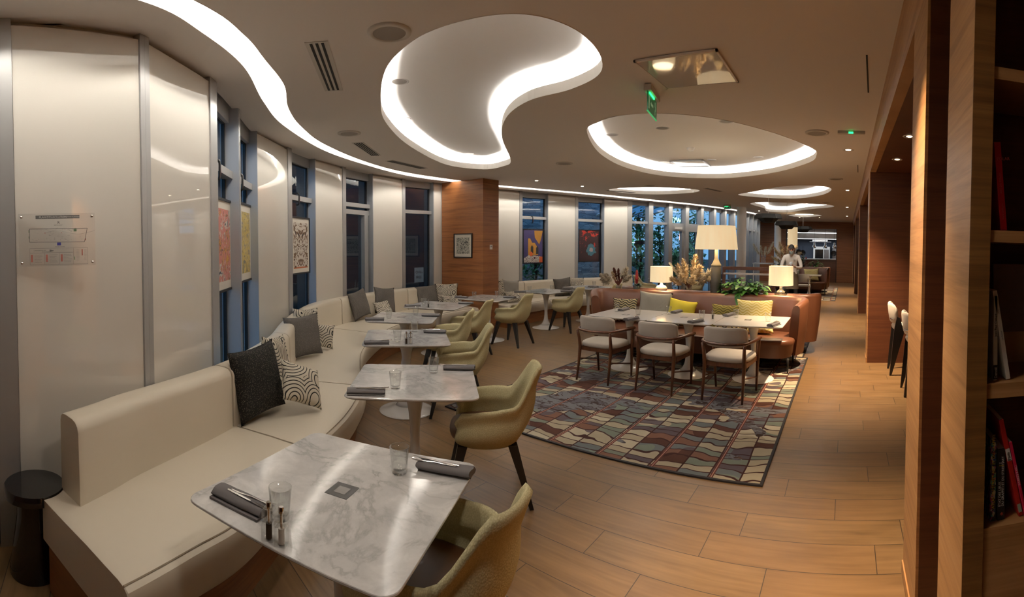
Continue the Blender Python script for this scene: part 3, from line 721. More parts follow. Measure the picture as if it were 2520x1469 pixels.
# ------------------------------------------------------------------ wooden armchairs with cream upholstery (front looks to +Y)
def make_woodchair():
    t_ = thing('wooden_armchair', '', 'chair')
    P = [(-.235, -.225), (.235, -.225), (.255, .215), (-.255, .215)]
    rg = []
    for k, z in ((.90, .405), (.99, .415), (1.02, .435), (1.0, .455), (.93, .468), (.5, .474)):
        pts = []
        for i in range(32):
            a = 2 * pi * i / 32; c, s = cos(a), sin(a); x = .262 * k * abs(c) ** .55 * (1 if c > 0 else -1); y = .235 * k * abs(s) ** .55 * (1 if s > 0 else -1)
            pts.append(Vector((x * (1 + .06 * y / .235), y - .005, z - .012 * (abs(x) < .2) * 0)))
        rg.append(pts)
    MB().loft(rg).build('seat', m_cream, t_, smooth=True)
    mb = MB()
    mb.box((-.235, -.222, .36), (.235, -.20, .41)); mb.box((-.25, .195, .36), (.25, .215, .41))
    for s in (-1, 1): mb.loft([[Vector((s * .232, -.21, z)) + Vector((dx, 0, 0)) for z, dx in ((.36, -.011), (.36, .011), (.41, .011), (.41, -.011))], [Vector((s * .25, .205, z)) + Vector((dx, 0, 0)) for z, dx in ((.36, -.011), (.36, .011), (.41, .011), (.41, -.011))]])
    mb.build('seat_frame', m_walnut, t_)
    for s in (-1, 1):
        MB().tube([(s * .245, .235, 0), (s * .255, .225, .20), (s * .262, .215, .40), (s * .275, .205, .55), (s * .282, .195, .615)], [.012, .017, .022, .018, .015], 10).build('leg', m_walnut, t_, smooth=True)
        MB().tube([(s * .225, -.30, 0), (s * .222, -.262, .20), (s * .222, -.232, .40), (s * .226, -.25, .52), (s * .235, -.275, .615)], [.012, .017, .023, .019, .016], 10).build('leg', m_walnut, t_, smooth=True)
        MB().tube([(s * .25, .225, .16), (s * .224, -.27, .26)], .008, 8).build('stretcher', m_walnut, t_, smooth=True)
    pts = [(-.285, .235, 0.617), (-.287, .12, 0.623), (-.285, 0, 0.627), (-.275, -.12, 0.629), (-.245, -.225, 0.627), (-.16, -.29, 0.623), (0, -.315, 0.621), (.16, -.29, 0.623), (.245, -.225, 0.627), (.275, -.12, 0.629), (.285, 0, 0.627), (.287, .12, 0.623), (.285, .235, 0.617)]
    pts = catmull(pts, 4); MB().tube(pts, [.017 + .008 * (abs(i / (len(pts) - 1) - .5) > .25) * (1 - abs(abs(i / (len(pts) - 1) - .5) - .4) / .15 if abs(abs(i / (len(pts) - 1) - .5) - .4) < .15 else 0) for i in range(len(pts))], 10, flat=.9).build('armrest', m_walnut, t_, smooth=True)
    rings = []
    for i in range(25):
        u = -1 + 2 * i / 24; x = .262 * sin(u * 1.25) / sin(1.25); y = -.288 + .115 * (1 - cos(u * 1.25)) / (1 - cos(1.25)); dx = sin(u * .9); nrm = Vector((-dx * .8, cos(u * .9), 0)).normalized()
        e = 1 - abs(u) ** 6 * .35; hh = .112 * e; rg = []
        for k in range(12):
            a = 2 * pi * k / 12; c, s_ = cos(a), sin(a); z = .685 + hh * abs(s_) ** .5 * (1 if s_ > 0 else -1); th = .022 * abs(c) ** .6 * (1 if c > 0 else -1) * (1 if abs(u) < .98 else .4)
            lean = -(z - .60) * .16
            rg.append(Vector((x, y + lean, z)) + nrm * (th + .03))
        rings.append(rg)
    MB().loft(rings).build('backrest', m_cream, t_, smooth=True)
    return t_
wc0 = make_woodchair()
for i, ((x, y), a, nm) in enumerate([((-2.87, 5.19), -3, 'left'), ((-2.06, 5.16), -3, 'middle'), ((-1.26, 5.14), -3, 'right')]):
    o = wc0 if i == 0 else dup(wc0)
    o.location = (x, y, .012); o.rotation_euler = (0, 0, radians(a))
    tag(o, '%s one of three walnut armchairs with cream upholstery on the patterned rug' % nm, 'chair', 'walnut armchairs at the white tables')

# ------------------------------------------------------------------ rugs
m_rug, t = N('patterned_rug', rough=.95, spec=.05)
tc = t.node('ShaderNodeTexCoord'); sp = t.node('ShaderNodeSeparateXYZ'); t.link(tc.outputs['Object'], sp.inputs[0])
X, Y = sp.outputs[0], sp.outputs[1]
wv = t.noise(t.coord('Object', (1.1, 2.2, 1)), 1.5, 2, .5); wv2 = t.noise(t.coord('Object', (3, 1.3, 1)), 2.0, 1, .5)
yy = t.math('ADD', t.math('MULTIPLY', Y, 9.5), t.math('ADD', t.math('MULTIPLY', wv, 2.7), t.math('MULTIPLY', wv2, .9)))
r1 = t.math('FLOOR', yy); ff = t.math('FRACT', yy)
xx = t.math('ADD', t.math('DIVIDE', X, .232), t.math('MULTIPLY', t.noise(t.coord('Object', (1, 1, 1)), 1.3, 1), .25)); c1 = t.math('FLOOR', xx); fxx = t.math('FRACT', xx)
cb = t.node('ShaderNodeCombineXYZ'); t.link(r1, cb.inputs[0]); t.link(c1, cb.inputs[1]); wn = t.node('ShaderNodeTexWhiteNoise'); t.link(cb.outputs[0], wn.inputs['Vector'])
rg_ = t.noise(t.coord('Object', (1, 1, 1)), .9, 2, .5)
val = t.math('ADD', t.math('MULTIPLY', wn.outputs[0], .86), t.math('MULTIPLY', t.math('SUBTRACT', rg_, .5), .9))
colr = t.ramp(val, [(0, (.070, .028, .020)), (.08, (.17, .085, .058)), (.18, (.090, .072, .085)), (.30, (.13, .155, .160)), (.42, (.175, .205, .165)), (.54, (.40, .35, .25)), (.76, (.52, .47, .35)), (.93, (.13, .11, .12))], True)
colr = t.mix(t.math('MULTIPLY', t.noise(t.coord('Object'), 7, 4, .6), .28), colr, (.10, .07, .05), 'MIX')
eyy = t.math('MINIMUM', ff, t.math('SUBTRACT', 1.0, ff)); exx = t.math('MINIMUM', fxx, t.math('SUBTRACT', 1.0, fxx))
ln = t.math('MAXIMUM', t.math('LESS_THAN', eyy, .075), t.math('LESS_THAN', exx, .028))
blob = t.node('ShaderNodeTexVoronoi'); blob.feature = 'DISTANCE_TO_EDGE'; blob.inputs['Scale'].default_value = 1.15; t.link(t.coord('Object', (1, 1.5, 1)), blob.inputs['Vector'])
c = t.mix(ln, colr, (.045, .018, .016))
big = t.noise(t.coord('Object', (1, 1.6, 1), (0, 0, 0), (3.1, 1.7, 0)), .95, 2, .5, .5)
sw = t.math('GREATER_THAN', big, .575); swc = t.ramp(t.noise(t.coord('Object', (1, 2.5, 1)), 3.2, 3, .6, 1.2), [(0, (.10, .095, .105)), (.42, (.045, .028, .024)), (.47, (.15, .15, .16)), (.60, (.05, .03, .026)), (.64, (.12, .07, .05))], True)
c = t.mix(sw, c, swc)
x5 = t.math('FRACT', t.math('DIVIDE', X, .464)); e5 = t.math('MINIMUM', x5, t.math('SUBTRACT', 1.0, x5))
c = t.mix(t.math('LESS_THAN', e5, .030), c, (.10, .035, .028)); c = t.mix(t.math('LESS_THAN', e5, .008), c, (.36, .20, .15))
t.base(c); t.bump(t.noise(t.coord('Object'), 220, 2), .4, .004)
m_rugedge = M('rug_binding', (.018, .015, .016), .9)
def rug(x0, y0, x1, y1, label):
    cx, cyy = (x0 + x1) / 2, (y0 + y1) / 2; o = MB().box((x0, y0, 0.0), (x1, y1, .010)).build('rug', m_rug); tag(o, label, 'rug')
    e = .022; mb = MB(); mb.box((x0 - e, y0 - e, 0), (x1 + e, y0, .012)); mb.box((x0 - e, y1, 0), (x1 + e, y1 + e, .012)); mb.box((x0 - e, y0, 0), (x0, y1, .012)); mb.box((x1, y0, 0), (x1 + e, y1, .012))
    mb.build('binding', m_rugedge, o); return o
rug(-3.60, 3.24, -.57, 7.10, 'large patchwork rug under the white tables and walnut armchairs')
rug(-3.62, 7.16, -.64, 10.15, 'patchwork rug under the rear cognac sofa')
rug(-3.4, 15.0, -.34, 20.0, 'smaller patchwork rug far down the room')
# ------------------------------------------------------------------ ceiling fittings
def spot(name, loc, power, size=110, blend=.6, rad=.05, col=WARM, parent=None):
    l = bpy.data.lights.new(name, 'SPOT'); l.energy = power; l.spot_size = radians(size); l.spot_blend = blend; l.shadow_soft_size = rad; l.color = col
    o = bpy.data.objects.new(name, l); C.objects.link(o); o.location = loc
    if parent: o.parent = parent
    return o
m_greyrim = M('fitting_rim', (.52, .48, .43), .5); m_mesh = M('speaker_grille', (.30, .27, .24), .7)
m_refl = M('dim_reflector', (.34, .31, .28), .35, .6)
def recessed(x, y, z, label, lit=None, r=.055, group=None):
    t_ = thing('downlight', label, 'ceiling light', (x, y, z), 0, group)
    MB().lathe([(r, .0), (r + .012, -.004), (r + .018, -.001), (r + .018, .0)], 24, cap=False).build('rim', m_white, t_, smooth=True)
    MB().lathe([(r * .62, .0), (.0, .0)], 20, TR(0, 0, -.001), cap=False).build('lens', m_dl if lit else m_refl, t_)
    MB().lathe([(r, -.002), (r * .62, -.0005)], 24, cap=False).build('reflector', m_refl, t_)
    return t_
for i, (y, pw) in enumerate(((-.6, 80), (2.02, 440), (6.21, 700), (10.5, 520), (14.78, 480), (18.85, 480))):
    nm = ['behind the camera', 'just above the photo by the bookshelf', 'nearest', 'second', 'third', 'farthest'][i]
    if i >= 2: recessed(0.0, y, ZC, '%s lit downlight in the row along the corridor ceiling' % nm, True, .06, 'lit corridor downlights')
    spot('corridor_lamp', (0.0, y, ZC - .03), pw, 66 if y < 3 else 82, 1.0, .03, (1, .72, .45))
# dim downlights set in the coves
RC = [((-3.52, 2.58), 'A'), ((-4.53, 3.38), 'A'), ((-5.40, 4.52), 'A'), ((-5.55, 5.45), 'A'), ((-3.05, 5.65), 'B'), ((-2.29, 5.58), 'B'), ((-1.44, 5.49), 'B'), ((-1.47, 7.73), 'B'), ((-2.31, 7.85), 'B'), ((-3.17, 7.85), 'B'), ((-1.78, 11.7), 'D'), ((-.93, 11.1), 'D')]
RL = ['nearest downlight at the left rim', 'second downlight at the left rim', 'third downlight at the left rim', 'downlight at the far tip', 'downlight at the left end', 'downlight near the front edge centre', 'downlight cut by the front edge', 'downlight at the rear right', 'downlight right of the square panel', 'downlight left of the square panel', 'left downlight', 'right downlight']
CN = {'A': 'the big bean-shaped ceiling cove', 'B': 'the drop-shaped ceiling cove', 'D': 'the small cove above the black pendants'}
for ((x, y), k), nm in zip(RC, RL):
    recessed(x, y, ZC + .20, '%s in %s' % (nm, CN[k]), False, .07, 'unlit downlights in the coves')
for x, y, nm in ((-5.80, 7.60, 'small flat downlight before the short banquette'), (-5.50, 8.85, 'small flat downlight above the eighth table'), (-2.0, 20.0, 'small downlight left before the kitchen'), (-1.15, 19.9, 'small downlight right before the kitchen'), (-3.1, 16.6, 'small downlight by the first round column')):
    recessed(x, y, ZC, nm, True, .05)
# added fill spots without fittings, for light on tables, floor, waiter and shelf
for x, y, pw in ((-2.2, 2.4, 30), (-4.9, 3.9, 34), (-5.4, 5.6, 34), (-2.3, 5.3, 46), (-1.6, 7.8, 40), (-3.1, 7.9, 40), (-5.6, 8.4, 34), (-4.4, 10.8, 40), (-1.6, 11.6, 40), (-2.0, 15.6, 40), (-1.8, 19.5, 60), (-3.4, 21.4, 150), (-.3, 21.8, 60), (-1.3, 10.6, 120), (-.5, .75, 46), (.55, .1, 38), (-1.9, .6, 34)):
    spot('added_fill_beam', (x, y, ZC - .02), pw * .66, 140, .9, .12, (1, .90, .78))
for x, y in ((.60, 4.69), (.61, 5.91), (.6, 9.2), (.6, 11.0), (.6, 14.6)):
    recessed(x, y, 2.788, '%s downlight in the dark alcove ceiling' % {4.69: 'nearest', 5.91: 'second', 9.2: 'third', 11.0: 'fourth', 14.6: 'fifth'}[y], True, .05, 'alcove downlights')
    spot('alcove_lamp', (x, y, 2.76), 9, 100, .7, .04, (1, .72, .45))

def speaker(x, y, label, r=.10, z=ZC):
    t_ = thing('ceiling_speaker', label, 'speaker', (x, y, z), 0, 'round ceiling speakers')
    MB().lathe([(r + .035, 0), (r + .032, -.010), (r + .004, -.014), (r, -.008)], 32, cap=False).build('rim', m_greyrim, t_, smooth=True)
    MB().lathe([(r, -.008), (0, -.006)], 32, cap=False).build('grille', m_mesh, t_)
speaker(-2.38, 1.67, 'round ceiling speaker nearest to the camera above the big cove'); speaker(-4.74, 2.76, 'round ceiling speaker left of the big cove')
speaker(-4.20, 6.22, 'round ceiling speaker between the two big coves'); speaker(-.35, 5.3, 'round ceiling speaker right of the drop-shaped cove'); speaker(-.22, 8.8, 'farther round ceiling speaker near the wooden beam')
for x, y, nm in ((-4.1, 9.3, 'above the garden glazing'), (-.6, 13.4, 'beyond the pendants')): speaker(x, y, 'small ceiling speaker ' + nm, .08)
m_slot = M('vent_slot', (.02, .018, .016), .8)
def vent(x, y, ang, L, W, ns, label):
    t_ = thing('ceiling_vent', label, 'air vent', (x, y, ZC), radians(ang), 'linear ceiling vents')
    MB().box((-L / 2, -W / 2, -.004), (L / 2, W / 2, 0)).build('frame', m_greyrim, t_)
    mb = MB()
    for i in range(ns): v = -W / 2 + W * (i + 1) / (ns + 1); mb.box((-L / 2 + .02, v - .009, -.006), (L / 2 - .02, v + .009, -.0035))
    mb.build('slots', m_slot, t_)
vent(-3.11, 1.62, 145, .96, .15, 3, 'three-slot ceiling vent nearest to the camera'); vent(-5.43, 3.44, 132, .92, .15, 4, 'slotted ceiling vent left of the big cove')
vent(-6.10, 4.62, 107, .95, .15, 4, 'slotted ceiling vent near the pier'); vent(-5.2, 10.1, 60, .8, .12, 3, 'slotted ceiling vent before the garden glazing'); vent(-3.0, 10.4, 75, .7, .12, 2, 'thin ceiling vent behind the drop-shaped cove')
for (x0, y0, x1, y1, nm) in ((.11, 3.17, .155, 3.92, 'near'), (.15, 7.3, .17, 8.0, 'far')):
    d = Vector((x1 - x0, y1 - y0)); o = MB().box((-d.length / 2, -.006, -.003), (d.length / 2, .006, 0)).build('ceiling_slot', m_slot); o.location = ((x0 + x1) / 2, (y0 + y1) / 2, ZC); o.rotation_euler = (0, 0, atan2(d.y, d.x))
    tag(o, 'thin dark slot in the ceiling by the wooden beam, the %s one' % nm, 'ceiling slot')
m_mirr = M('glossy_ceiling_panel', (.60, .56, .52), .05, .25, coat=.8, coatr=.02)
t_ = thing('ceiling_panel', 'shiny square panel on the ceiling beside the exit sign', 'ceiling panel', (-1.15, 3.30, ZC - .004), 0)
MB().box((-.29, -.30, -.012), (.29, .30, 0)).build('panel', m_mirr, t_); mb = MB()
for a, b in (((-.30, -.31), (.30, -.29)), ((-.30, .29), (.30, .31)), ((-.30, -.31), (-.285, .31)), ((.285, -.31), (.30, .31))): mb.box((a[0], a[1], -.014), (b[0], b[1], 0))
mb.build('frame', m_ceil, t_)
t_ = thing('ceiling_panel', 'shiny square panel inside the drop-shaped cove', 'ceiling panel', (-2.75, 8.05, ZC + .195), radians(4))
MB().box((-.27, -.28, -.015), (.27, .28, 0)).build('panel', m_mirr, t_); mb = MB()
for a, b in (((-.30, -.31), (.30, -.28)), ((-.30, .28), (.30, .31)), ((-.30, -.31), (-.27, .31)), ((.27, -.31), (.30, .31))): mb.box((a[0], a[1], -.022), (b[0], b[1], 0))
mb.build('frame', m_steel, t_)
t_ = thing('smoke_detector', 'white smoke detector in the drop-shaped cove', 'smoke detector', (-2.34, 6.83, ZC + .20))
MB().lathe([(.055, 0), (.055, -.02), (.04, -.045), (.0, -.05)], 24, cap=False).build('housing', m_white, t_, smooth=True); MB().lathe([(.062, 0), (.062, -.008), (0, -.008)], 24, cap=False).build('base', m_whitep, t_)
t_ = thing('emergency_light', 'slim ceiling emergency light with a green diode', 'emergency light', (.03, 5.23, ZC))
MB().box((-.15, -.028, -.03), (.15, .028, 0)).build('housing', m_greyrim, t_); MB().box((-.03, -.03, -.032), (.02, -.026, -.012)).build('diode', m_glow, t_)

def exit_sign(x, y, z, ang, label, s=1.0):
    t_ = thing('exit_sign', label, 'exit sign', (x, y, z), ang, 'green exit signs')
    MB().box((-.17 * s, -.03, -.045), (.17 * s, .03, 0)).build('housing', m_greyrim, t_)
    m1 = MATS.get('exit_green') or M('exit_green', (.0, .05, .015), .3, emit=(.0, .10, .03), es=.25)
    m2 = MATS.get('exit_edge') or M('exit_edge', (.05, .5, .2), .3, emit=(.04, .8, .25), es=.25)
    m3 = MATS.get('exit_picto') or M('exit_picto', (.45, .6, .45), .5, emit=(.35, .7, .4), es=.12)
    MB().box((-.16 * s, -.004, -.20 * s), (.16 * s, .004, -.047)).build('plate', m1, t_)
    MB().box((-.165 * s, -.006, -.206 * s), (.165 * s, .006, -.20 * s)).build('edge', m2, t_)
    MB().box((-.12 * s, -.010, -.060), (.05 * s, .010, -.046)).build('lamp', m_glow, t_)
    mb = MB()
    for sd in (-1, 1):
        y0, y1 = sd * .0042, sd * .0055
        mb.box((-.135 * s, y0, -.175 * s), (-.11 * s, y1, -.075 * s)); mb.box((-.045 * s, y0, -.135 * s), (.02 * s, y1, -.115 * s))
        mb.add([(-.045 * s, y1, -.15 * s), (-.045 * s, y1, -.10 * s), (-.075 * s, y1, -.125 * s)], [(0, 1, 2)])
        mb.box((.085 * s, y0, -.11 * s), (.10 * s, y1, -.07 * s)); mb.box((.10 * s, y0, -.14 * s), (.112 * s, y1, -.105 * s)); mb.box((.085 * s, y0, -.175 * s), (.10 * s, y1, -.135 * s))
    mb.build('pictogram', m3, t_)
exit_sign(-1.58, 3.62, ZC - .01, atan2(.60, -.11), 'green running man exit sign hanging beside the shiny ceiling panel', 1.0)
exit_sign(-3.60, 14.0, ZC - .01, radians(10), 'green exit sign above the garden glazing by the round column', .65)
exit_sign(-3.30, 19.8, ZC - .01, radians(10), 'distant green exit sign by the second round column', .65)
# ------------------------------------------------------------------ cognac sofas back to back
def make_sofa(name, label, flip=False):
    t_ = thing(name, label, 'sofa', (0, 0, 0))
    path = [(-3.70, 6.42), (-3.81, 6.58), (-3.86, 6.72), (-3.80, 6.84), (-3.62, 6.90), (-3.2, 6.93), (-2.2, 6.94), (-1.2, 6.93), (-.86, 6.90), (-.68, 6.83), (-.615, 6.70), (-.63, 6.55), (-.69, 6.40)]
    P = catmull([Vector(p) for p in path], 5); n = len(P); rings = []
    for i, p in enumerate(P):
        t2 = (P[min(i + 1, n - 1)] - P[max(i - 1, 0)]).normalized(); nr = Vector((-t2.y, t2.x))
        e = min(i, n - 1 - i) / 12; e = min(1, e); top = .955 - .075 * (1 - e) ** 2.2; th = .055 + .01 * e
        def q(o, z, fl=0): return Vector((*(p + nr * (o + fl * (z - .5) * .10)), z))
        rings.append([q(th, .20, 1), q(th + .01, .5, 1), q(th, top - .05, 1), q(th * .75, top - .015, 1), q(th * .3, top, 1), q(-th * .4, top, 1), q(-th * .85, top - .018, 1), q(-th - .01, top - .06, 1), q(-th - .02, .5, 0), q(-th, .20, 0)])
    MB().loft(rings).build('backrest', m_orange, t_, auto=50)
    P0 = [(-3.66, 6.25), (-3.60, 6.15), (-3.45, 6.11), (-.95, 6.11), (-.78, 6.15), (-.69, 6.25), (-.67, 6.45), (-.70, 6.80), (-.95, 6.86), (-3.5, 6.86), (-3.74, 6.76), (-3.70, 6.45)]
    def rg(k, z): return [Vector((-2.18 + (x + 2.18) * (1 - (1 - k) * .4), 6.5 + (y - 6.5) * k, z)) for x, y in P0]
    MB().loft([rg(.94, .205), rg(.975, .26), rg(.985, .34), rg(1.0, .375), rg(1.01, .41), rg(.985, .437), rg(.93, .447)]).build('seat', m_orange, t_, auto=50)
    MB().box((-3.5, 6.3, .185), (-.9, 6.8, .21)).build('frame', m_dark, t_)
    for x, y in ((-.74, 6.17), (-.74, 6.80), (-3.58, 6.20), (-3.62, 6.80), (-2.2, 6.17)):
        MB().lathe([(.011, .012), (.019, .21)], 12, TR(x, y)).build('leg', m_dark, t_, smooth=True)
    return t_
sofa1 = make_sofa('sofa', 'long cognac leather sofa behind the white tables, facing the camera')
sofa2 = dup(sofa1, label='second cognac leather sofa with its back to the front one, facing away')
sofa2.rotation_euler = (0, 0, pi); sofa2.location = (-4.34, 14.24, 0)
tag(MB().prism([(-3.52, 7.03), (-.92, 7.03), (-.92, 7.20), (-3.52, 7.20)], .012, .935).build('console', m_woodd), 'narrow dark wooden console between the two cognac sofas', 'console')
CZ = .935; CY = 7.11
def cx_at(px): return atY(px, 690, CY).x
# cushions on the front sofa
def sc(px, w_, h_, mat, label, y=6.68, **k):
    return cushion((atY(px, 760, y).x, y), -90, w_, h_, mat, label, group='cushions on the cognac sofa', **k)
sc(1533, .44, .38, m_zigdark, 'black and sand wave cushion at the left end of the cognac sofa', lean=16, roll=2)
sc(1607, .56, .50, m_linen, 'large grey linen cushion on the cognac sofa', lean=12, y=6.70, roll=-2, sd=3)
sc(1672, .46, .40, m_yelplain, 'plain lemon cushion half hidden by the middle table', lean=20, roll=-7, y=6.62)
sc(1640, .40, .26, m_zigdark, 'striped dark cushion lying under the middle table edge', lean=40, y=6.50)
sc(1785, .46, .38, m_zigolive, 'olive wave cushion left of the yellow one', lean=16, y=6.66)
sc(1856, .54, .46, m_zigyel, 'yellow wave cushion on the cognac sofa', lean=12, y=6.68, roll=1, sd=5)
sc(1790, .42, .24, m_zigdark, 'black and sand wave cushion low behind the right table', lean=40, y=6.46)
sc(1870, .40, .22, m_zigyel, 'small crumpled yellow cushion under the right table edge', lean=44, y=6.48)

# ------------------------------------------------------------------ lamps, vases and plants on the console
def shade_mat(name, e, col=(1, .74, .40)):
    m, t = N(name, col=(.75, .66, .50), rough=.8, emit=col, es=e)
    sp = t.node('ShaderNodeTexCoord'); s2 = t.node('ShaderNodeSeparateXYZ'); t.link(sp.outputs['Generated'], s2.inputs[0])
    v = t.noise(t.coord('Object', (9, 9, .6)), 3, 2)
    c = t.ramp(v, [(.3, (1, .80, .47)), (.7, (1, .70, .36))]); t.link(c, t.p.inputs['Emission Color'])
    return m
m_shade = shade_mat('lamp_shade_fabric', .33); m_shade2 = shade_mat('drum_shade_fabric', .42)
m_bulb = M('shade_inner', (.9, .8, .6), .6, emit=(1, .85, .6), es=2.2)
m_ceram = M('white_ceramic', (.75, .73, .70), .3); m_darkc, t = N('rough_dark_ceramic', col=(.045, .040, .033), rough=.7); t.bump(t.noise(t.coord('Object'), 60, 3), .3, .005)
m_sand = M('sand_ceramic', (.30, .26, .19), .6); m_smoke = pane('smoky_glass', (.55, .56, .52), .08, 3.0)
def point(loc, e, r=.06, parent=None):
    l = bpy.data.lights.new('bulb_light', 'POINT'); l.energy = e; l.shadow_soft_size = r; l.color = (1, .76, .48)
    o = bpy.data.objects.new('bulb_light', l); C.objects.link(o); o.location = loc
    if parent: o.parent = parent
    return o
def lamp(px, zs0, zs1, r0, r1, label, kind, e):
    t_ = thing('table_lamp', label, 'lamp', (cx_at(px), CY, CZ)); a, b = zs0 - CZ, zs1 - CZ
    MB().lathe([(r0, a), (r1, b)], 40, cap=False).build('lamp_shade', m_shade if kind == 'big' else m_shade2, t_, smooth=True)
    MB().lathe([(r0 - .002, a + .004), (r0 - .004, a + .001), (r0, a)], 40, cap=False).build('shade_rim', m_whitep, t_, smooth=True)
    MB().lathe([(r1 - .008, b - .02), (.0, b - .02)], 24, cap=False).build('diffuser', m_bulb, t_, smooth=True)
    if kind == 'big':
        MB().lathe([(.085, 0), (.088, .02), (.078, .10), (.088, .13), (.076, .20), (.077, .43)], 28).build('base', m_darkc, t_, smooth=True)
        MB().lathe([(.079, .43), (.079, .445), (.05, .49), (.028, .55), (.026, .70)], 28).build('neck', m_sand, t_, smooth=True)
    elif kind == 'white':
        MB().lathe([(.06, 0), (.095, .02), (.098, .05), (.07, .085), (.03, .10), (.018, .13), (.014, .17)], 9).build('base', m_ceram, t_, smooth=True)
    else:
        MB().lathe([(.05, 0), (.095, .015), (.10, .04), (.06, .075), (.02, .10), (.02, .14)], 24).build('base', m_smoke, t_, smooth=True)
    point((0, 0, (a + b) / 2), e, .05, t_)
    return t_
lamp(1628, 1.085, 1.335, .188, .182, 'small white drum lamp left of the pampas vase', 'white', 5)
lamp(1762, 1.62, 1.985, .335, .292, 'tall lamp with dark ceramic base and wide cream shade', 'big', 9)
lamp(1922, 1.095, 1.385, .188, .182, 'small drum lamp with smoky glass base right of the green plant', 'glass', 6)
# dried pampas
m_pamp = M('pampas_plume', (.66, .52, .34), .9, spec=.1); m_pampl = M('pale_pampas_plume', (.62, .55, .43), .9, spec=.1); m_rust = M('rust_dried_leaf', (.14, .035, .02), .8); m_stem = M('dry_stem', (.36, .27, .14), .8)
def plume(mb, p0, p1, w_, rnd, nf=150):
    p0, p1 = Vector(p0), Vector(p1); ax = (p1 - p0); L = ax.length; ax.normalize()
    e1 = ax.orthogonal().normalized(); e2 = ax.cross(e1)
    mb.tube([p0.lerp(p1, k / 5) for k in range(6)], [w_ * .10, w_ * .34, w_ * .38, w_ * .32, w_ * .2, .002], 7)
    for i in range(nf):
        f = rnd.random() ** .8; a = rnd.uniform(0, 2 * pi); r_ = w_ * (.35 + .65 * sin(pi * min(1, .12 + f * .88)) ** .7)
        b = p0.lerp(p1, f * .86); d = (e1 * cos(a) + e2 * sin(a)); tip = b + d * r_ * rnd.uniform(.6, 1.15) + ax * L * rnd.uniform(.06, .20)
        s = ax.cross(d) * .0042; m_ = b.lerp(tip, .5) + d * r_ * .10
        mb.add([b - s, b + s, m_ + s * 2.2, tip, m_ - s * 2.2], [(0, 1, 2, 3, 4)])
def bouquet(name, label, loc, plumes, vase, seedv, leaves=0, mat=None, zoff=.12, vr=.045, vh=.16):
    rnd = random.Random(seedv); t_ = thing(name, label, 'dried bouquet', loc)
    if vase: MB().lathe([(vr * .8, 0), (vr, .01), (vr * .9, vh * .5), (vr * 1.15, vh), (vr * 1.05, vh), (vr * .8, .02), (0, .012)], 20, cap=False).build('vase', vase, t_, smooth=True)
    st = MB()
    for (dx, dy, dz, L, w_, mm) in plumes:
        d = Vector((dx, dy, dz)).normalized(); L *= 1.12; w_ *= 1.15; a = Vector((0, 0, zoff * .3)); b = a + d * L
        st.tube([a, a.lerp(b, .5)], .0022, 5)
        mb = MB(); plume(mb, a.lerp(b, .36), b, w_, rnd); mb.build('plume', mm, t_, smooth=False, recalc=False)
    st.build('stems', m_stem, t_)
    for i in range(leaves):
        a = rnd.uniform(0, 2 * pi); d = Vector((cos(a) * .6, sin(a) * .35, 1)).normalized(); mb = MB(); s = Vector((0, 0, .04)); L = rnd.uniform(.14, .24); w2 = Vector((-d.z, 0, d.x)).normalized() * .02
        mb.add([s, s + d * L * .5 + w2, s + d * L, s + d * L * .5 - w2], [(0, 1, 2, 3)]); mb.build('dried_leaf', m_rust, t_)
    return t_
A_, B_ = m_pamp, m_pampl
bouquet('pampas_bouquet', 'big bouquet of golden pampas grass in a glass vase beside the tall lamp', (cx_at(1696), CY, CZ),
        [(-.9, -.2, .55, .34, .07, A_), (-.55, .1, 1, .42, .075, A_), (-.15, -.2, 1, .46, .07, A_), (.15, .2, 1.1, .52, .08, A_), (.5, -.15, .9, .42, .08, A_), (1.0, 0, .85, .50, .085, B_), (.75, .3, .45, .36, .07, B_), (-.75, .3, .9, .36, .06, A_), (-.2, -.4, .6, .30, .07, A_), (.3, -.4, .5, .30, .07, A_), (-1.1, .1, 1.3, .50, .03, B_)], m_acryl, 3, 6, zoff=.14)
bouquet('dried_bouquet', 'small rust and beige dried bouquet at the left end of the console', (cx_at(1522), CY, CZ), [(-.5, 0, 1, .26, .05, A_), (.5, 0, 1.0, .34, .07, B_), (.9, .1, .8, .28, .06, B_), (0, 0, 1, .28, .035, m_rust), (-.35, .1, 1, .30, .04, m_rust)], m_sand, 5, 4, vh=.06)
bouquet('pale_plumes', 'pale drooping pampas plumes over the left corner of the cognac sofa', (cx_at(1512) + .0, CY + .02, CZ), [(-1.2, .1, .75, .34, .06, B_), (-1.1, .3, .35, .32, .06, B_), (-.9, 0, 1.0, .26, .05, B_)], None, 8)
m_leaf, t = N('green_leaf', col=(.045, .16, .02), rough=.4, spec=.4)
t.base(t.ramp(t.noise(t.coord('Object'), 9, 1), [(.35, (.03, .12, .015)), (.65, (.09, .24, .035))]))
m_leafd = M('dark_green_leaf', (.018, .055, .02), .4); m_red = M('red_bract', (.30, .02, .02), .5); m_pot = M('dark_pot', (.03, .035, .028), .5)
def leaf(mb, base, d, L, w_, droop=.3, fold=.15):
    d = Vector(d).normalized(); s = d.cross(Vector((0, 0, 1))); s = s.normalized() if s.length > .01 else Vector((1, 0, 0)); u = s.cross(d).normalized()
    P = []
    for f, ww in ((0, .05), (.25, .75), (.5, 1), (.75, .65), (1, .02)):
        c = Vector(base) + d * L * f - Vector((0, 0, droop * L * f * f)); P.append((c - s * w_ * ww + u * fold * w_ * ww, c, c + s * w_ * ww + u * fold * w_ * ww))
    vs = [p for r in P for p in r]; fs = []
    for i in range(4): a = i * 3; fs += [(a, a + 1, a + 4, a + 3), (a + 1, a + 2, a + 5, a + 4)]
    mb.add(vs, fs)
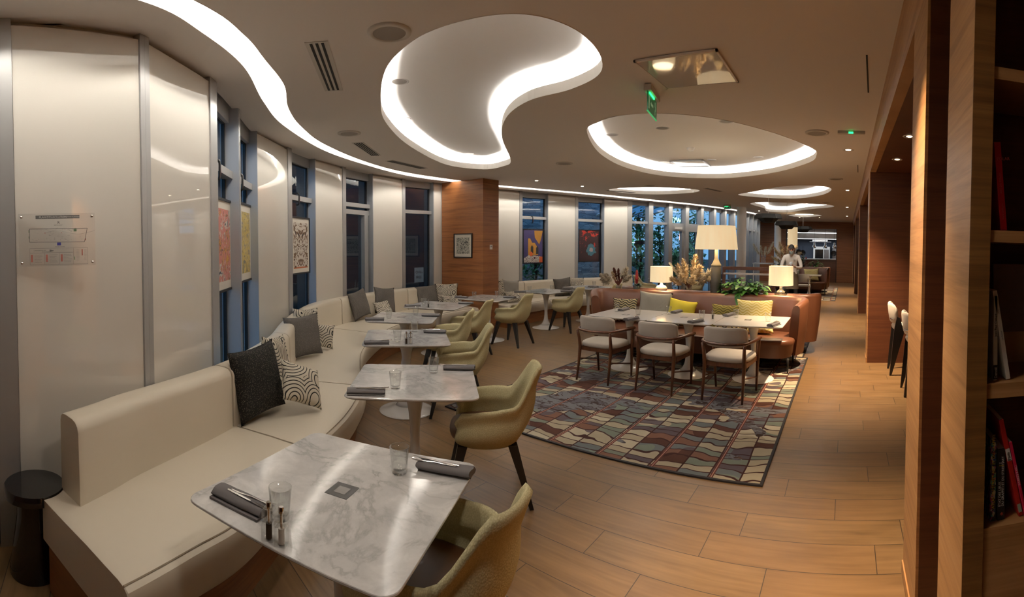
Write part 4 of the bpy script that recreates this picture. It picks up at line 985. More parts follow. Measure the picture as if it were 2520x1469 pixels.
def leafy(name, label, loc, nl, rx, rz, L, w_, mat, seedv, pot=True, cat='plant', up=.5):
    rnd = random.Random(seedv); t_ = thing(name, label, cat, loc)
    if pot: MB().lathe([(.06, 0), (.085, .09), (.08, .095), (0, .09)], 20, cap=False).build('pot', m_pot, t_, smooth=True)
    mb = MB()
    for i in range(nl):
        a = rnd.uniform(0, 2 * pi); rr = rnd.random() ** .6; b = Vector((cos(a) * rr * rx, sin(a) * rr * rx * .35, rnd.uniform(.04, rz) * (1.1 - .6 * rr)))
        leaf(mb, b, (cos(a) + rnd.uniform(-.5, .5), sin(a) * .8 - .25, rnd.uniform(-.2, up)), L * rnd.uniform(.7, 1.2), w_ * rnd.uniform(.8, 1.2), rnd.uniform(.1, .6))
    mb.smooth = True; o = mb.build('leaves', mat, t_, smooth=True, recalc=False)
    st = MB()
    for i in range(14): a = rnd.uniform(0, 2 * pi); st.tube([(0, 0, .05), (cos(a) * rx * .6, sin(a) * rx * .25, rz * .8)], .003, 5)
    st.build('stems', m_leafd, t_); return t_, mb
pl, _ = leafy('potted_plant', 'bushy bright green plant on the console with one leaf trailing over the sofa', (cx_at(1828), CY - .01, CZ), 230, .40, .24, .10, .038, m_leaf, 4)
mb = MB(); leaf(mb, (-.05, -.13, .05), (.12, -.5, -.25), .17, .045, .9); leaf(mb, (-.03, -.155, .03), (.0, -.1, -1), .15, .045, .1); mb.build('trailing_leaf', m_leaf, pl, smooth=True, recalc=False)
for dx, dz in ((.07, .12), (.045, .155)): MB().lathe([(0, .018), (.014, .010), (.018, 0), (.010, -.012), (0, -.016)], 10, TR(dx, -.13, dz), cap=False).build('white_flower', m_ceram, pl, smooth=True)
br_ = thing('bromeliad', 'bromeliad with a red flower spike on the console', 'plant', (cx_at(1567), CY, CZ)); rnd = random.Random(5)
MB().lathe([(.05, 0), (.065, .07), (0, .065)], 18, cap=False).build('pot', m_pot, br_, smooth=True)
mb = MB()
for i in range(34): a = rnd.uniform(0, 2 * pi); leaf(mb, (0, 0, .05), (cos(a), sin(a), rnd.uniform(.5, 1.6)), rnd.uniform(.12, .19), .012, .55, .4)
mb.build('leaves', m_leafd, br_, smooth=True, recalc=False)
mb = MB(); mb.lathe([(.012, .1), (.024, .16), (.026, .24), (.018, .31), (0, .34)], 10)
for i in range(14): a = rnd.uniform(0, 2 * pi); leaf(mb, (0, 0, .09 + .01 * i * .5), (cos(a), sin(a), 1.0), .07, .014, .2)
mb.build('flower_spike', m_red, br_, smooth=True, recalc=False)

# ------------------------------------------------------------------ place settings
m_napk, t = N('grey_napkin', col=(.19, .18, .18), rough=.95, spec=.05); t.bump(t.node('ShaderNodeTexNoise', i_Scale=300).outputs[0], .5, .003)
m_card, t = N('table_card', col=(.045, .042, .04), rough=.35); m_cardp = M('card_frame', (.30, .29, .28), .6)
m_salt = M('salt', (.75, .72, .68), .8); m_pepper = M('pepper', (.03, .022, .018), .8)
def napkin(loc, a, label, g):
    o = MB(); n = 16; rings = []
    for k in range(7):
        x = -.115 + .23 * k / 6; r = []
        for i in range(n):
            t2 = 2 * pi * i / n; r.append(Vector((x + .004 * sin(3 * t2), .040 * cos(t2), .017 + .017 * sin(t2) + .002 * sin(5 * t2 + x * 30))))
        rings.append(r)
    o.loft(rings)
    ob = o.build('napkin', m_napk, auto=60); ob.location = loc; ob.rotation_euler = (0, 0, a)
    fl = MB().box((-.112, -.050, .0), (.116, .010, .008)).build('fold', m_napk, ob)
    return tag(ob, label, 'napkin', g)
def fork_mesh():
    mb = MB(); pts = [(-.095, 0, .0025), (-.05, 0, .003), (0, 0, .006), (.04, 0, .003), (.062, 0, .004)]
    mb.tube(pts, [.0055, .0045, .003, .003, .005], 8, flat=.4)
    for k in range(4): y = -.0085 + k * .0057; mb.tube([(.058, y * .6, .004), (.070, y, .003), (.098, y, .006)], [.002, .0018, .001], 6)
    return mb
def knife_mesh():
    mb = MB(); mb.tube([(-.105, 0, .003), (-.06, 0, .003), (0, 0, .003), (.01, 0, .003)], [.006, .006, .0045, .004], 8, flat=.45)
    mb.add([(.008, -.005, .002), (.095, -.006, .002), (.11, .003, .002), (.09, .006, .002), (.008, .005, .002), (.008, -.005, .004), (.095, -.006, .003), (.11, .003, .003), (.09, .006, .0035), (.008, .005, .004)], [(4, 3, 2, 1, 0), (5, 6, 7, 8, 9), (0, 1, 6, 5), (1, 2, 7, 6), (2, 3, 8, 7), (3, 4, 9, 8), (4, 0, 5, 9)])
    return mb
fork0 = fork_mesh().build('fork', m_chrome, auto=60); knife0 = knife_mesh().build('knife', m_chrome, auto=50); used_f = [0]
gl0 = MB(); gl0.lathe([(.0, .0), (.030, .0), (.032, .004), (.035, .05), (.0405, .106), (.0405, .108), (.0382, .108), (.0335, .05), (.0295, .018), (0, .014)], 14, cap=False)
glass0 = gl0.build('tumbler', m_tumbler, smooth=True); mb = MB(); mb.lathe([(0, .002), (.027, .003), (.0285, .014), (.0, .0135)], 24, cap=False)
used_g = [0]
TABN = ['nearest marble table', 'second marble table', 'third marble table', 'fourth marble table', 'fifth marble table', 'sixth marble table by the pier', 'seventh marble table', 'eighth marble table']
def setting(nap, tn, side, cut, flip=False):
    x0, y0, x1, y1 = nap; a = at(x0, y0, TZ + .015); b = at(x1, y1, TZ + .015); c = (a + b) / 2; ang = atan2(b.y - a.y, b.x - a.x)
    z = TZ
    napkin((c.x, c.y, z + .001), ang, 'rolled grey napkin on the %s of the %s' % (side, tn), 'rolled napkins')
    if cut:
        for o0, dy, da, nm in ((fork0, .010, .05, 'fork'), (knife0, -.009, -.06, 'knife')):
            k = 0 if nm == 'fork' else 1
            o = o0 if used_f[0] < 2 else dup(o0)
            used_f[0] += 1
            o.location = (c.x - sin(ang) * dy + cos(ang) * .045, c.y + cos(ang) * dy + sin(ang) * .045, z + .034); o.rotation_euler = (0, 0, ang + da)
            tag(o, 'steel %s on the napkin on the %s of the %s' % (nm, side, tn), nm, 'forks' if nm == 'fork' else 'knives')
def glass(x, y, tn, side):
    p = at(x, y, TZ); o = glass0 if used_g[0] == 0 else dup(glass0); used_g[0] = 1
    o.location = (p.x, p.y, p.z + .001); tag(o, 'short clear water glass on the %s of the %s' % (side, tn), 'glass', 'water glasses')
def card(x, y, tn, ang=0, s=.048):
    p = at(x, y, TZ); o = MB().box((-s, -s, .0), (s, s, .0015)).build('table_card', m_card); o.location = p; o.rotation_euler = (0, 0, ang)
    MB().box((-s * .5, -s * .5, .0015), (s * .5, s * .5, .0019)).build('card_centre', m_cardp, o)
    tag(o, 'small square dark card in the centre of the %s' % tn, 'card', 'dark table cards')
def mill(x, y, tn, kind, ang=0):
    p = at(x, y, TZ); t_ = thing('%s_mill' % kind, 'clear acrylic %s mill with a steel knob on the %s' % (kind, tn), 'mill', p, ang, 'acrylic mills')
    bevel(MB().box((-.019, -.019, 0), (.019, .019, .058)).build('body', m_tumbler, t_), .003); bevel(MB().box((-.019, -.019, .060), (.019, .019, .098)).build('head', m_tumbler, t_), .004)
    MB().lathe([(.010, .004), (.010, .052)], 14).build('filling', m_salt if kind == 'salt' else m_pepper, t_); MB().lathe([(.0045, .052), (.0045, .1), (.009, .1), (.009, .116), (.007, .119)], 14).build('knob', m_chrome, t_, auto=50)
DATA = [
 ([(540, 1205, 652, 1258, 'banquette side'), (1155, 1163, 1040, 1142, 'chair side')], [(690, 1276, 'banquette side'), (983, 1163, 'chair side')], (842, 1207), [(662, 1326, 'pepper'), (693, 1340, 'salt')], 1),
 ([(857, 962, 945, 964, 'banquette side'), (1163, 905, 1098, 904, 'chair side')], [(973, 956, 'banquette side'), (1067, 917, 'chair side')], None, [], 1),
 ([(900, 843, 953, 842, 'banquette side'), (1095, 816, 1046, 815, 'chair side')], [(978, 841, 'banquette side'), (1020, 816, 'chair side')], None, [(1000, 847, 'pepper'), (1010, 846, 'salt')], 1),
 ([(902, 785, 942, 785, 'banquette side'), (1080, 776, 1040, 775, 'chair side')], [(957, 783, 'banquette side'), (1023, 775, 'chair side')], (988, 780), [], 0),
 ([(998, 752, 1033, 751, 'banquette side'), (1163, 746, 1130, 745, 'chair side')], [(1043, 751, 'banquette side'), (1115, 745, 'chair side')], (1085, 750), [(1054, 757, 'pepper')], 0),
 ([(1123, 730, 1150, 732, 'banquette side'), (1268, 732, 1240, 730, 'chair side')], [(1167, 733, 'banquette side'), (1223, 731, 'chair side')], (1191, 732), [], 0),
 ([(1266, 718, 1294, 718, 'banquette side'), (1408, 717, 1380, 716, 'chair side')], [(1303, 718, 'banquette side'), (1358, 715, 'chair side')], (1337, 717), [], 0),
 ([(1385, 709, 1408, 708, 'banquette side'), (1470, 706, 1450, 705, 'chair side')], [(1412, 707, 'banquette side'), (1462, 704, 'chair side')], None, [], 0)]
for i, (naps, gls, cd_, mills, cut) in enumerate(DATA):
    for n4 in naps: setting(n4[:4], TABN[i], n4[4], cut)
    for g in gls: glass(g[0], g[1], TABN[i], g[2])
    if cd_: card(cd_[0], cd_[1], TABN[i], radians(TB[i][1]))
    for m4 in mills: mill(m4[0], m4[1], TABN[i], m4[2], radians(TB[i][1] + 20))
LW = 'white tables'
for n4, nm, sd in (((1536, 787, 1570, 781), 'left white table', 'near side'), ((1695, 793, 1728, 787), 'middle white table', 'near side'), ((1892, 802, 1915, 794), 'right white table', 'near side'), ((1523, 764, 1546, 758), 'left white table', 'sofa side'), ((1655, 769, 1674, 764), 'middle white table', 'sofa side'), ((1786, 776, 1803, 772), 'right white table', 'sofa side')):
    setting(n4, nm, sd, 'near' in sd)
for x, y, nm, sd in ((1518, 766, 'left white table', 'sofa side'), (1570, 774, 'left white table', 'near side'), (1646, 773, 'middle white table', 'sofa side'), (1727, 784, 'middle white table', 'near side'), (1811, 781, 'right white table', 'sofa side'), (1890, 791, 'right white table', 'near side')): glass(x, y, nm, sd)
for x, y, nm in ((1540, 774, 'left white table'), (1684, 781, 'middle white table'), (1841, 787, 'right white table')): card(x, y, nm, 0, .042)
mill(1754, 785, 'middle white table', 'pepper')
# ------------------------------------------------------------------ black side table at the left edge, bar stools
t_ = thing('side_table', 'glossy black round side table at the left end of the banquette', 'side table', (-2.43, -.36, 0))
MB().lathe([(.135, .0), (.138, .01), (.115, .16), (.094, .30), (.094, .395)], 40).build('stem', m_blackg, t_, auto=50)
MB().lathe([(.150, .395), (.158, .40), (.158, .445), (.154, .45), (.0, .45)], 48).build('top', m_blackg, t_, auto=50)
def barstool(x, y, label):
    t_ = thing('bar_stool', label, 'bar stool', (x, y, 0), 0, 'bar stools in the alcove')
    for s in (-1, 1):                               # the flat, wing-shaped rear legs and their front legs; the stool faces +X
        mb = MB(); prof = [(-.20, 0), (-.175, 0), (-.02, .56), (-.07, .76), (-.115, .78), (-.15, .60)]
        mb.add([(px_, s * .19 - .014 + 0 * s, z) for px_, z in prof] + [(px_, s * .17 + .014, z) for px_, z in prof], [(0, 1, 2, 3, 4, 5), (11, 10, 9, 8, 7, 6)] + [(i, (i + 1) % 6, 6 + (i + 1) % 6, 6 + i) for i in range(6)])
        mb.build('leg', m_dark, t_)
        MB().tube([(.17, s * .17, 0), (.13, s * .15, .60)], [.010, .014], 8).build('leg', m_dark, t_, smooth=True)
    MB().tube(catmull([(-.16, -.19, .745), (-.185, -.1, .742), (-.19, 0, .74), (-.185, .1, .742), (-.16, .19, .745)], 5), .0085, 8).build('back_rail', m_chrome, t_, smooth=True)
    MB().tube([(.15, -.16, .25), (.15, .16, .25)], .008, 8).build('footrest', m_chrome, t_, smooth=True)
    rg = []
    for k, z in ((.92, .595), (1, .61), (1.03, .635), (.98, .655), (.6, .665)):
        rg.append([Vector((.03 + .19 * k * abs(cos(a)) ** .6 * (1 if cos(a) > 0 else -1), .19 * k * abs(sin(a)) ** .6 * (1 if sin(a) > 0 else -1), z)) for a in [2 * pi * i / 28 for i in range(28)]])
    MB().loft(rg).build('seat', m_cream, t_, smooth=True)
    rings = []
    for i in range(17):
        u = -1 + 2 * i / 16; yy = .185 * u; xb = -.175 + .07 * u * u; r = []
        for k in range(12):
            a = 2 * pi * k / 12; z = .82 + .135 * (1 - abs(u) ** 8 * .4) * abs(sin(a)) ** .5 * (1 if sin(a) > 0 else -1); r.append(Vector((xb - (z - .70) * .14 + .022 * cos(a), yy, z)))
        rings.append(r)
    MB().loft(rings).build('backrest', m_cream, t_, smooth=True)
barstool(.80, 6.42, 'farther white upholstered bar stool with black legs in the right alcove'); barstool(.88, 5.50, 'nearer white upholstered bar stool partly hidden by the lit wooden fin')
t_ = thing('bar_counter', 'wooden bar counter in the alcove behind the lit fin', 'counter', (0, 0, 0)); MB().box((1.25, 2.6, .86), (1.88, 6.7, .92)).build('worktop', m_wood, t_); MB().box((1.55, 2.6, 0), (1.88, 6.7, .86)).build('front', m_woodd, t_)

# ------------------------------------------------------------------ bookshelf at the right edge
SY0, SY1, SX = 1.20, 1.52, .32
def zs(py, px=2490): return atY(px, py, SY0).z
t_ = thing('bookshelf', 'tall wooden bookshelf at the right edge of the photo', 'bookshelf', (0, 0, 0))
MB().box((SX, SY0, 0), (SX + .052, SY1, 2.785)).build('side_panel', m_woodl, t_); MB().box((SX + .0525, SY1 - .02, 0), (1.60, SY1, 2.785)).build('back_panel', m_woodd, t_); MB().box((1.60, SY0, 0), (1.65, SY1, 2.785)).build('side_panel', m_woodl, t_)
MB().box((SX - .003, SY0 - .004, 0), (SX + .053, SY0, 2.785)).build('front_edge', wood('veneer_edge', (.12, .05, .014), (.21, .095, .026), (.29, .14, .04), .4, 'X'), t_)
SH = []
for y0, y1 in ((168, 198), (568, 597), (942, 978), (1292, 1320)):
    za, zb = zs(y1), zs(y0); SH.append(zb); MB().box((SX + .052, SY0 + .004, za), (1.60, SY1 - .02, zb)).build('shelf', m_woodl, t_)
MB().box((SX + .052, SY0 + .004, .0), (1.60, SY0 + .03, zs(1320))).build('plinth', m_woodl, t_)
MB().box((SX + .052, SY0 + .004, 2.70), (1.60, SY1 - .02, 2.785)).build('top_rail', m_woodl, t_)
def text(body, size, mat, parent, loc, rot, name='lettering', ext=.0004, align='LEFT', sx=1.0):
    cu = bpy.data.curves.new(name, 'FONT'); cu.body = body; cu.size = size; cu.extrude = ext; cu.align_x = align; cu.resolution_u = 2; cu.space_character = 1.0
    o = bpy.data.objects.new(name, cu); C.objects.link(o); bpy.context.view_layer.update()
    me = bpy.data.meshes.new_from_object(o.evaluated_get(bpy.context.evaluated_depsgraph_get())); bpy.data.objects.remove(o); me.materials.clear(); me.materials.append(mat)
    o = bpy.data.objects.new(name, me); C.objects.link(o); o.parent = parent; o.location = loc; o.rotation_euler = rot; o.scale = (sx, 1, 1); return o
def mcol(n, c, r=.5): return MATS.get(n) or M(n, c, r)
m_pages = mcol('book_pages', (.60, .55, .46), .8)
def book(x, z, th, h, dep, col, label, tilt=0, texts=(), mat=None, y=None):
    """spine faces the camera (-Y); x: left foot of the spine, z: shelf top"""
    y = SY0 + .03 if y is None else y
    t_ = thing('book', label, 'book', (x, y, z), 0, 'books on the right bookshelf'); t_.rotation_euler = (0, radians(tilt), 0)
    cm = mat or mcol('cover_%d' % int(x * 10000 + z * 100), col, .45)
    bevel(MB().box((0, 0, 0), (th, dep, h)).build('cover', cm, t_), .0015); MB().box((.002, .004, h - .0005), (th - .002, dep + .001, h + .0008)).build('pages', m_pages, t_)
    for body, size, tm, tx, tz, vert in texts:
        text(body, size, tm, t_, (tx, -.0006, tz), (radians(90), radians(-90) if vert else 0, 0))
    return t_
def sx_(px, py, y=SY0 + .03): return atY(px, py, y).x
m_w, m_y, m_g = mcol('white_print', (.7, .7, .68)), mcol('yellow_print', (.62, .45, .03)), mcol('grey_print', (.25, .25, .25)); m_r = mcol('red_print', (.6, .08, .04))
b0 = SH[1] + .001
book(sx_(2466, 567) - .004, b0, .019, zs(346) - b0, .20, (.52, .010, .014), 'red paperback leaning on the second shelf from the top', -6.0, [('POLAR', .012, mcol('faded_red_print', (.62, .12, .10)), .004, .19, 0), ('ART DU POLAR', .008, mcol('faded_red_print', (.62, .12, .10)), .012, .10, 1), ('Hors collection', .007, mcol('faded_red_print', (.62, .12, .10)), .012, .03, 1)])
b1 = SH[2] + .001
bk = book(sx_(2446, 938) - .002, b1, .012, zs(720) - b1 - .01, .15, (.66, .65, .58), 'thin white paperback with black foot band, leftmost on the third shelf', -1, [('Denoël', .010, m_w, .010, .006, 1), ('Jean Paul Clébert', .009, m_ink, .009, .12, 1)])
MB().box((-.0005, -.0007, .003), (.0125, .0, .042)).build('foot_band', m_ink, bk)
book(sx_(2477, 940) - .001, b1, .013, zs(722) - b1 + .008, .15, (.68, .67, .62), 'white paperback leaning left against the thin one on the third shelf', -10.5, [('JEZE', .006, m_g, .009, .185, 1), ('Les Balises', .006, m_g, .009, .11, 1)])
ob = MB().box((0, 0, 0), (.20, .012, zs(655) - b1)).build('picture_board', mcol('board_sand', (.52, .42, .27)))
ob.location = (sx_(2500, 800), SY1 - .10, b1); ob.rotation_euler = (radians(-4), 0, 0); tag(ob, 'beige and grey board standing at the back of the third shelf', 'board')
MB().box((-.0003, -.001, (zs(655) - b1) * .31), (.2003, .0, (zs(655) - b1))).build('grey_field', mcol('board_grey', (.20, .17, .17)), ob)
b2 = SH[3] + .001
m_graf, t = N('graffiti_print', rough=.4); v = t.node('ShaderNodeTexVoronoi'); v.inputs['Scale'].default_value = 160; t.link(t.coord('Object', (1, 1, .6)), v.inputs['Vector'])
s3 = t.node('ShaderNodeSeparateColor'); t.link(v.outputs['Color'], s3.inputs[0])
t.base(t.ramp(s3.outputs[0], [(0, (.02, .02, .03)), (.35, (.02, .06, .16)), (.5, (.20, .02, .06)), (.62, (.05, .22, .20)), (.75, (.45, .40, .30)), (.88, (.30, .10, .20))], True))
book(sx_(2436, 1290), b2, .016, zs(1088) - b2, .19, (.1, .1, .1), 'multicoloured street art atlas at the left end of the lowest shelf', -.5, [('ATLAS DU STREET ART ET DU GRAFFITI', .0115, m_y, .0115, .035, 1)], m_graf)
book(sx_(2454, 1280), b2, .022, zs(1114) - b2, .18, (.012, .012, .012), 'black book on graffiti history beside the multicoloured atlas', -1.0, [('ÉTAT DES LIEUX', .0095, m_w, .0095, .038, 1), ('DU GRAFFITI ET DU STREET ART', .0095, m_w, .0185, .038, 1), ('Cristel', .0055, m_w, .004, .157, 0), ('Roma', .0055, m_y, .005, .150, 0), ('*', .022, m_r, .008, .006, 0)])
bk = book(sx_(2507, 1290), b2, .014, zs(1040) - b2 + .006, .20, (.42, .012, .008), 'tall red book leaning left with a white Paris label', -13.5, [])
MB().box((.0005, -.0008, .165), (.0135, .0, .200)).build('label', m_w, bk); text('Paris', .0125, m_ink, bk, (.0108, -.0012, .166), (radians(90), radians(-90), 0)); MB().box((.002, -.0008, .012), (.012, .0, .036)).build('emblem', mcol('pale_green', (.3, .4, .33)), bk)
book(sx_(2512, 1235) + .012, b2, .009, zs(1086) - b2 - .01, .18, (.55, .012, .06), 'thin pink book leaning behind the red Paris book', -13.5, [("WHERE'S KARL?", .0085, mcol('pink_print', (.75, .35, .45)), .0075, .09, 1)])

# ------------------------------------------------------------------ pictures
def art(name, kind):
    m, t = N(name, rough=.5, coat=.3, coatr=.05)
    if kind == 'pink':
        v = t.coord('Object', (2, 2, 1.5)); a = t.noise(v, 4.5, 3, .55, 1.6)
        t.base(t.ramp(a, [(0, (.05, .05, .09)), (.34, (.62, .60, .54)), (.42, (.60, .22, .18)), (.50, (.62, .26, .21)), (.55, (.09, .05, .05)), (.58, (.62, .30, .05)), (.66, (.60, .28, .23))], True))
    elif kind == 'yellow':
        v = t.coord('Object', (2.2, 2.2, 1.5)); a = t.noise(v, 5.5, 3, .55, 1.4)
        t.base(t.ramp(a, [(0, (.10, .10, .09)), (.38, (.52, .38, .08)), (.48, (.62, .48, .16)), (.55, (.20, .19, .17)), (.60, (.58, .42, .10)), (.68, (.55, .52, .42))], True))
    elif kind == 'brown':
        v = t.coord('Object', (2.4, 2.4, 2.0)); sp = t.node('ShaderNodeSeparateXYZ'); t.link(t.coord('Object'), sp.inputs[0])
        cb = t.node('ShaderNodeCombineXYZ'); t.link(t.math('ABSOLUTE', sp.outputs[0]), cb.inputs[0]); t.link(sp.outputs[2], cb.inputs[2])
        a = t.noise(cb.outputs[0], 9, 2, .5, 1.8); c = t.ramp(a, [(0, (.03, .02, .02)), (.36, (.14, .075, .035)), (.46, (.62, .58, .52)), (.62, (.13, .07, .035))], True)
        c = t.mix(t.math('MULTIPLY', t.math('LESS_THAN', sp.outputs[2], -.30), t.math('GREATER_THAN', a, .44)), c, (.55, .17, .07)); t.base(c)
    elif kind == 'bw':
        a = t.noise(t.coord('Object', (4, 4, 4)), 6.5, 2, .5, 2.2); t.base(t.ramp(a, [(0, (.03, .03, .03)), (.46, (.58, .56, .48)), (.62, (.05, .05, .05))], True))
    elif kind == 'red':
        a = t.noise(t.coord('Object', (2, 2, 2.2)), 4.2, 4, .6, .8); sp = t.node('ShaderNodeSeparateXYZ'); t.link(t.coord('Object'), sp.inputs[0])
        up = t.math('GREATER_THAN', t.math('ADD', a, t.math('MULTIPLY', sp.outputs[2], .22)), .62)
        c = t.mix(up, (.035, .014, .016), (.42, .035, .025))
        d = t.math('SQRT', t.math('ADD', t.math('POWER', t.math('SUBTRACT', sp.outputs[0], .07), 2.0), t.math('POWER', t.math('ADD', sp.outputs[2], .10), 2.0)))
        d = t.math('ADD', d, t.math('MULTIPLY', t.math('SUBTRACT', a, .5), .22)); c = t.mix(t.math('LESS_THAN', d, .15), c, (.05, .15, .20)); c = t.mix(t.math('LESS_THAN', d, .055), c, (.35, .27, .27)); t.base(c)
    return m
def picture(label, pts, mat, kind, frame=m_black, mat_w=.06, fr=.022, depth=.02, cat='picture', extra=None):
    """pts: (centre, right dir, w, h)"""
    c, rdir, w_, h_ = pts; n = Vector((rdir.y, -rdir.x, 0)).normalized(); o = thing('picture', label, cat, c, atan2(rdir.y, rdir.x))
    # local: X right, -Y towards the viewer
    mb = MB()
    for a, b in (((-w_ / 2, -h_ / 2), (w_ / 2, -h_ / 2 + fr)), ((-w_ / 2, h_ / 2 - fr), (w_ / 2, h_ / 2)), ((-w_ / 2, -h_ / 2 + fr), (-w_ / 2 + fr, h_ / 2 - fr)), ((w_ / 2 - fr, -h_ / 2 + fr), (w_ / 2, h_ / 2 - fr))): mb.box((a[0], -depth, a[1]), (b[0], 0, b[1]))
    mb.build('frame', frame, o); MB().box((-w_ / 2 + fr, -depth * .5, -h_ / 2 + fr), (w_ / 2 - fr, -.001, h_ / 2 - fr)).build('mount', m_paper, o)
    MB().box((-w_ / 2 + fr + mat_w, -depth * .5 - .001, -h_ / 2 + fr + mat_w * 1.2), (w_ / 2 - fr - mat_w, -depth * .5, h_ / 2 - fr - mat_w * 1.2)).build('print', mat, o)
    if extra: extra(o, w_, h_, -depth * .5 - .0015)
    return o
def facpic(px0, px1, yt, yb, off, extend=0.0):
    """rectangle hung flat in front of a facade opening between two photo columns"""
    s0, s1 = S_off(px0, off), S_off(px1, off); a, ta, n = fpt(s0 - extend, off); b, tb, _ = fpt(s1, off); r = (b - a)
    d = hypot(b.x, b.y); rr = ray(px1, yt); z1 = EYE + rr.z * d / hypot(rr.x, rr.y); rr = ray(px1, yb); z0 = EYE + rr.z * d / hypot(rr.x, rr.y)
    return (Vector(((a.x + b.x) / 2, (a.y + b.y) / 2, (z0 + z1) / 2)), r.normalized(), r.length, z1 - z0)
picture('tall pink poster in a black frame hanging in the first blue window', facpic(536, 569, 496, 710, .10, extend=.18), art('pink_print_art', 'pink'), 'pink')
picture('tall yellow poster in a black frame hanging in the second blue window', facpic(593, 616, 506, 688, .10, extend=.10), art('yellow_print_art', 'yellow'), 'yellow')
picture('brown and white poster in a black frame hanging in the dark window', facpic(716, 760, 537, 671, .075, extend=.0), art('brown_print_art', 'brown'), 'brown', mat_w=.05)
def still(o, w_, h_, y):
    def poly(nm, pts, m, d=0): MB().add([(x * w_ / 2, y - .0005 * d, z * h_ / 2) for x, z in pts], [tuple(range(len(pts)))]).build(nm, m, o, recalc=False)
    poly('orange_arch', [(-.5, -.55), (-.5, .45), (-.3, .45), (-.1, .2), (.15, .2), (.45, -.1), (.5, -.5)], mcol('art_orange', (.42, .20, .03)), 1); poly('orange_arch', [(.1, .9), (.15, .5), (.6, .1), (.75, .35), (.95, .9)], mcol('art_orange', (.42, .20, .03)), 1)
    for cx, cz in ((-.12, -.15), (.4, -.2)): poly('dark_door', [(cx - .12, cz - .25), (cx - .12, cz + .1), (cx, cz + .22), (cx + .12, cz + .1), (cx + .12, cz - .25)], mcol('art_dark', (.02, .018, .015)), 2)
    poly('tablecloth', [(-.95, -.93), (-.95, -.7), (-.4, -.5), (.85, -.6), (.85, -.93)], MATS.get('ring_cloth') or swirl('ring_cloth', (.55, .52, .48), (.06, .015, .03), 9, 40), 3)
    poly('red_cube', [(.6, -.93), (.6, -.6), (.93, -.6), (.93, -.93)], mcol('art_red', (.55, .10, .02)), 4); poly('red_ball', [(-.22 + .17 * cos(a), -.44 + .13 * sin(a)) for a in [2 * pi * i / 20 for i in range(20)]], mcol('art_red', (.55, .10, .02)), 4)
picture('purple and orange still life picture in the window right of the pier', facpic(1286, 1336, 564, 648, .05), mcol('art_purple', (.045, .035, .12)), 'still', mat_w=.0, extra=still)
picture('red and black picture with a blue vase in the next window', facpic(1423, 1474, 566, 644, .05), art('red_art', 'red'), 'red', mat_w=.0)
a = Vector((PIER[0][0], PIER[0][1], 0)); b = Vector((PIER[1][0], PIER[1][1], 0)); rd = (b - a).normalized()
def onpier(px, py):
    r = ray(px, py); nn = Vector((rd.y, -rd.x, 0)); t2 = a.dot(nn) / Vector((r.x, r.y, 0)).dot(nn); return Vector((r.x * t2, r.y * t2, EYE + r.z * t2))
p0, p1 = onpier(1118, 575), onpier(1163, 635)
picture('small black and white leaf picture on the wooden pier', ((p0 + p1) / 2 - Vector((rd.y, -rd.x, 0)) * -.002, rd, (Vector((p1.x, p1.y)) - Vector((p0.x, p0.y))).length, p0.z - p1.z), art('bw_art', 'bw'), 'bw', fr=.022, mat_w=.05)
p = onpier(1211, 617); o = MB().box((-.035, -.012, -.045), (.035, .0, .045)).build('thermostat', m_whitep); o.location = (PIER[1][0] + .003, 6.86, 1.62); o.rotation_euler = (0, 0, radians(90)); tag(o, 'small white thermostat on the side of the wooden pier', 'thermostat')
MB().box((-.02, -.014, .0), (.02, -.012, .025)).build('display', mcol('grey_print', (.25, .25, .25)), o)
# red and black clamps on the transoms
m_redp = M('dark_red_plastic', (.18, .012, .012), .3)
for px, py, off, nm in ((546, 418, .06, 'first blue window'), (601, 449, .06, 'second blue window'), (737, 490, .05, 'dark window with the brown poster'), (1311, 541, .05, 'window with the purple picture')):
    q_, tg, nn = fpt(S_(px), off); rr = ray(px, py); zc = EYE + rr.z * hypot(q_.x, q_.y) / hypot(rr.x, rr.y)
    t_ = thing('clamp', 'dark red hook clamp on the transom of the %s' % nm, 'clamp', (q_.x, q_.y, zc), atan2(tg.y, tg.x), 'hook clamps on the transoms')
    MB().tube(catmull([(0, .05, .03), (0, .045, .075), (0, .0, .085), (0, -.045, .07), (0, -.05, .0), (0, -.045, -.07), (0, -.01, -.08)], 5), .011, 8).build('handle', m_black, t_, smooth=True); MB().tube([(.008, -.05, .04), (.008, -.052, -.05)], .009, 8).build('grip', m_redp, t_, smooth=True)

# ------------------------------------------------------------------ evacuation plan on the first panel
s0, s1 = S_(46, 590), S_(229, 590); pa, _, n_ = fpt(s0, -.025); pb, _, _ = fpt(s1, -.025); rd2 = Vector((pb.x - pa.x, pb.y - pa.y, 0)); W_ = rd2.length; rd2.normalize()
def zat(px, py, p): rr = ray(px, py); return EYE + rr.z * hypot(p.x, p.y) / hypot(rr.x, rr.y)
zt, zb = zat(229, 524, pb), zat(232, 652, pb); H_ = zt - zb
ev = thing('evacuation_plan', 'acrylic evacuation plan sign with four steel studs on the large white panel', 'sign', ((pa.x + pb.x) / 2, (pa.y + pb.y) / 2, (zt + zb) / 2), atan2(rd2.y, rd2.x))
MB().box((-W_ / 2, -.003, -H_ / 2), (W_ / 2, .003, H_ / 2)).build('acrylic_sheet', m_acryl, ev)
for sx in (-1, 1):
    for sz in (-1, 1): MB().lathe([(.008, 0), (.008, .028), (.006, .032), (0, .033)], 16, TR(sx * (W_ / 2 - .016), .018, sz * (H_ / 2 - .018)) @ Matrix.Rotation(radians(90), 4, 'X')).build('stud', m_chrome, ev, smooth=True)
